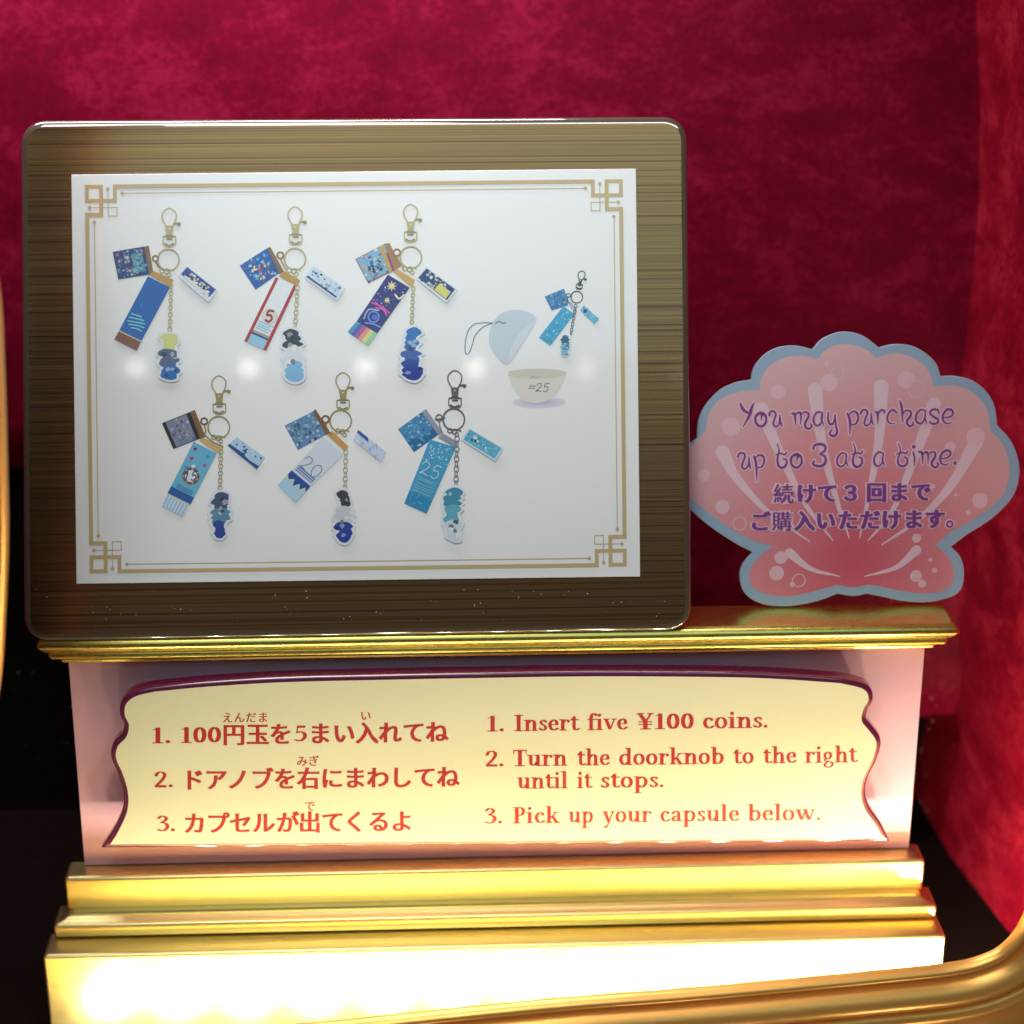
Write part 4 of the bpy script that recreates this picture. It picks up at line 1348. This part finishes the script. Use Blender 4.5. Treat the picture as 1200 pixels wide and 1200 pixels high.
# decorative purple letters, traced stroke by stroke: (points, half width at start / middle / end)
K8 = 8.276
A = [
    ([(100, 102), (132, 165), (182, 200)], 8, 17, 10), ([(238, 95), (212, 150), (190, 225), (128, 335)], 4, 18, 3),
    ([(275, 200), (310, 192), (348, 225), (350, 290), (305, 328), (258, 300), (250, 240), (280, 205), (318, 205)], 7, 13, 16), ([(330, 212), (310, 232), (306, 268)], 17, 9, 4),
    ([(384, 222), (392, 188), (424, 180), (446, 208), (436, 255), (422, 300), (446, 330), (476, 306), (486, 215)], 11, 10, 6), ([(486, 215), (490, 285), (512, 336)], 6, 14, 3),
    ([(608, 202), (632, 215), (638, 318)], 13, 13, 4), ([(634, 222), (664, 192), (690, 212), (688, 312)], 6, 13, 4), ([(688, 220), (722, 190), (760, 198), (764, 232), (734, 290), (736, 335), (768, 350), (796, 326), (786, 304)], 6, 13, 8),
    ([(896, 196), (850, 190), (816, 240), (822, 302), (858, 320), (892, 282), (902, 200)], 8, 11, 5), ([(898, 188), (890, 262), (916, 322)], 6, 10, 3),
    ([(956, 192), (954, 262), (976, 306), (1008, 290), (1022, 212)], 8, 12, 6), ([(1022, 212), (1030, 320), (1042, 385), (1010, 422), (970, 400), (988, 364)], 6, 13, 9),
    ([(80, 624), (94, 590), (134, 588), (148, 620), (126, 680), (120, 720), (148, 740), (180, 700), (186, 622)], 11, 11, 6), ([(186, 622), (190, 695), (206, 742)], 6, 12, 3),
    ([(234, 616), (256, 690), (264, 860)], 10, 14, 3), ([(244, 640), (280, 606), (322, 616), (336, 660), (312, 718), (264, 726)], 6, 12, 6),
    ([(462, 496), (478, 560), (464, 640), (472, 704), (508, 730), (546, 700), (552, 655), (520, 640)], 4, 13, 7), ([(446, 606), (500, 590), (534, 602), (552, 578)], 6, 8, 8),
    ([(620, 600), (655, 592), (693, 625), (695, 690), (650, 728), (603, 700), (595, 640), (625, 605), (663, 605)], 7, 13, 16), ([(675, 612), (655, 632), (651, 668)], 17, 9, 4),
    ([(812, 552), (818, 516), (862, 500), (920, 512), (922, 562), (872, 596)], 10, 14, 9), ([(872, 596), (922, 620), (930, 672), (894, 710), (842, 710), (806, 690), (820, 662)], 9, 15, 9),
    ([(1132, 602), (1090, 586), (1050, 622), (1042, 682), (1072, 716), (1112, 698), (1136, 612)], 8, 11, 5), ([(1132, 596), (1128, 670), (1152, 718)], 6, 10, 3),
]
B = [
    ([(65, 200), (90, 275), (88, 412)], 9, 15, 3), ([(76, 230), (110, 186), (152, 192), (170, 242), (146, 304), (96, 312)], 6, 12, 7),
    ([(194, 206), (210, 170), (246, 170), (260, 198), (240, 252), (230, 300), (256, 320), (290, 284), (296, 198)], 11, 11, 6), ([(296, 198), (300, 270), (318, 316)], 6, 12, 3),
    ([(340, 188), (358, 205), (360, 302)], 11, 13, 4), ([(358, 220), (384, 176), (418, 172), (424, 192)], 6, 11, 10),
    ([(540, 194), (506, 166), (466, 200), (452, 260), (482, 300), (528, 296)], 11, 11, 4), ([(568, 72), (592, 140), (600, 292)], 4, 14, 5), ([(598, 214), (630, 176), (674, 180), (680, 222), (646, 270), (646, 306), (676, 325), (704, 310), (700, 288)], 6, 13, 8),
    ([(826, 178), (776, 166), (736, 210), (730, 270), (766, 300), (802, 278), (826, 188)], 8, 12, 5), ([(824, 175), (818, 255), (838, 302)], 6, 10, 3),
    ([(954, 198), (936, 166), (890, 166), (866, 200), (902, 235), (944, 260), (936, 296), (890, 302), (864, 286)], 10, 12, 10), ([(1000, 240), (1060, 234), (1090, 200), (1070, 166), (1022, 170), (990, 230), (1002, 282), (1042, 300), (1082, 284)], 6, 13, 4),
    ([(120, 486), (142, 560), (120, 640), (126, 700), (166, 720), (204, 690), (206, 642), (180, 626)], 4, 14, 8), ([(104, 600), (160, 585), (194, 592), (212, 568)], 6, 9, 9),
    ([(414, 592), (370, 576), (330, 620), (326, 682), (356, 712), (396, 692), (416, 602)], 8, 11, 5), ([(414, 588), (408, 664), (430, 712)], 6, 10, 3),
    ([(558, 486), (580, 560), (556, 640), (562, 696), (602, 715), (640, 690), (645, 645), (620, 622)], 4, 12, 8), ([(540, 596), (600, 580), (630, 592), (650, 570)], 6, 8, 9),
    ([(704, 580), (716, 635), (714, 702)], 10, 10, 5), ([(708, 524), (708, 526)], 20, 20, 20),
    ([(758, 572), (790, 590), (796, 692)], 10, 13, 4), ([(794, 606), (822, 576), (846, 600), (846, 692)], 6, 13, 4), ([(846, 606), (880, 576), (914, 582), (916, 622), (884, 672), (890, 710), (922, 725), (946, 700), (936, 682)], 6, 13, 9),
    ([(975, 640), (1036, 630), (1066, 592), (1042, 560), (990, 580), (964, 640), (982, 690), (1022, 700), (1052, 684)], 6, 13, 4), ([(1108, 682), (1108, 684)], 19, 19, 19),
]
mbh, mbl = MB(), MB()
z = 0.0
for ox, strokes in ((855, A), (985, B)):
    for pts, w0, wm, w1 in strokes:
        q = spline([Vector(p) for p in pts], 6)
        n = len(q)
        wd = []
        for i in range(n):
            t = i / (n - 1)
            wd.append((w0 + (wm - w0) * math.sin(min(t, .5) * math.pi)) if t < .5 else (w1 + (wm - w1) * math.sin(min(1 - t, .5) * math.pi)))
        P2 = [Vector(S.px(ox + p[0] / K8, 460 + p[1] / K8)) for p in q]
        u = MPP / K8
        pen(mbh, P2, u, u, 0.00012 + z, M_HALO, widths=[w + 14 for w in wd])
        pen(mbl, P2, u, u, 0.00021 + z, M_PURPLE, widths=[w * 0.92 for w in wd])
        z += 0.8e-6
rows = [(zip('続けて３回まで', (222, 345, 460, 585, 725, 845, 965)), bl(222, 110, 965, 99)), (zip('ご購入いただけます', (95, 213, 335, 450, 570, 690, 805, 925, 1040)), bl(95, 260, 1040, 246))]
for chars, L in rows:
    for ch, x in chars:
        px_, py_ = 870 + x / 4.615, 555 + L(x) / 4.615
        jp_char(mbh, S, ch, px_, py_, 23.5, 0.00012 + z, M_HALO, 0.06, 0.07)
        jp_char(mbl, S, ch, px_, py_, 23.5, 0.00022 + z, M_PURPLE, 0.0 if ch in '続購' else 0.022, 0.02 if ch in '続購' else 0.036)
hoop(mbh, S.px(870 + 1120 / 4.615, 555 + 272 / 4.615), 16 / 4.615 * MPP, 26 / 4.615 * MPP, 0.00015, M_HALO)
hoop(mbl, S.px(870 + 1120 / 4.615, 555 + 272 / 4.615), 16 / 4.615 * MPP, 10 / 4.615 * MPP, 0.0003, M_PURPLE)
mbh.build('letter_halo', shell)
mbl.build('lettering', shell)

# ------------------------------------------------------------------ copper-gold window frame
path = [(400, 1197), (533, 1183), (667, 1170), (800, 1160), (933, 1148), (1067, 1135), (1117, 1129), (1150, 1121), (1177, 1106), (1200, 1073), (1222, 1000), (1245, 900), (1270, 700), (1285, 300), (1280, -100), (1240, -200),
        (1100, -260), (600, -270), (100, -260), (-20, -210), (-70, -100), (-66, 60), (-30, 220), (-3, 330), (4, 430), (8, 560), (9, 640), (6, 720), (-1, 810), (-24, 930), (-60, 1050), (-78, 1130), (-60, 1190), (0, 1216), (130, 1216), (270, 1208)]
fp = [at(x, y, Y_FRAME) for x, y in path]
c2 = spline([Vector((p.x, p.z)) for p in fp], 7, True)
c2 = ccw(c2)
prof = [(0.0, -0.0012), (0.2, -0.0004), (1.5, 0.0010), (4.5, 0.0026), (8.5, 0.0032), (12.5, 0.0026), (15.5, 0.0008), (17, -0.0006), (20, -0.0010), (23, -0.0004), (26, 0.0012), (32, 0.0034), (40, 0.0052), (48, 0.0056), (56, 0.0048),
        (62, 0.0026), (65, 0.0010), (67, 0.0010), (70, 0.0022), (75, 0.0034), (82, 0.0034), (90, 0.0024), (100, 0.0004), (106, -0.0004), (175, -0.0004), (175, -0.006)]
wf = empty('window_frame', Matrix.Translation((0, Y_FRAME, 0)), 'curved copper gold window frame in front of the steps at the lower right', 'frame')


def band(name, pr_):
    mb = MB()
    rings = []
    for off, h in pr_:
        q = inset(c2, -off * MPP * 0.88) if off else c2
        rings.append(mb.ring([(p[0], -h, p[1]) for p in q]))
    for a, b_ in zip(rings, rings[1:]):
        mb.bridge(a, b_, M_FRAME)
    return mb.build(name, wf, smooth=True)


band('inner_bead', prof[:9])
band('main_band', prof[8:18])
band('outer_bead', prof[17:])
mb = MB()                       # added plate behind the frame: yellow reflector to brighten the steps, dark elsewhere
pi, po_ = inset(c2, -13.0 * MPP), inset(c2, -150 * MPP)
a_ = mb.ring([(p[0], 0.0032, p[1]) for p in pi])
b_ = mb.ring([(p[0], 0.0032, p[1]) for p in po_])
for i in range(len(a_)):
    j = (i + 1) % len(a_)
    mb.face((a_[i], a_[j], b_[j], b_[i]), M_BACK if pi[i][1] < -0.13 else M_DARK)
mb.build('bounce_plate', wf)

# ------------------------------------------------------------------ dust
mb = MB()


def fleck(p, r, nrm):
    n = Vector(nrm).normalized()
    t = n.orthogonal().normalized()
    b_ = n.cross(t)
    k = rnd.randint(4, 6)
    s = rnd.uniform(.5, 1.6)
    a0 = rnd.uniform(0, 6.28)
    mb.face(mb.ring([Vector(p) + n * 0.0003 + (t * math.cos(a0) + b_ * math.sin(a0)) * r * s * math.cos(i * 6.283 / k) + (b_ * math.cos(a0) - t * math.sin(a0)) * r * math.sin(i * 6.283 / k) for i in range(k)]), M_DUST)


for _ in range(70):
    x, y = (rnd.uniform(0, 85), rnd.uniform(780, 1120)) if rnd.random() < .5 else (rnd.uniform(1075, 1128), rnd.uniform(790, 1090))
    fleck(at(x, y, Y_WALL), rnd.choice((.0001, .00012, .00018, .00028)), (0, -1, 0))
for _ in range(60):
    q = P.px(rnd.uniform(40, 790), rnd.uniform(690, 728))
    w = P.o + P.u * q.x + P.v * q.y
    fleck(w, rnd.choice((.00008, .00012, .0002)), P.n)
o = mb.build('dust')
o['kind'] = 'stuff'
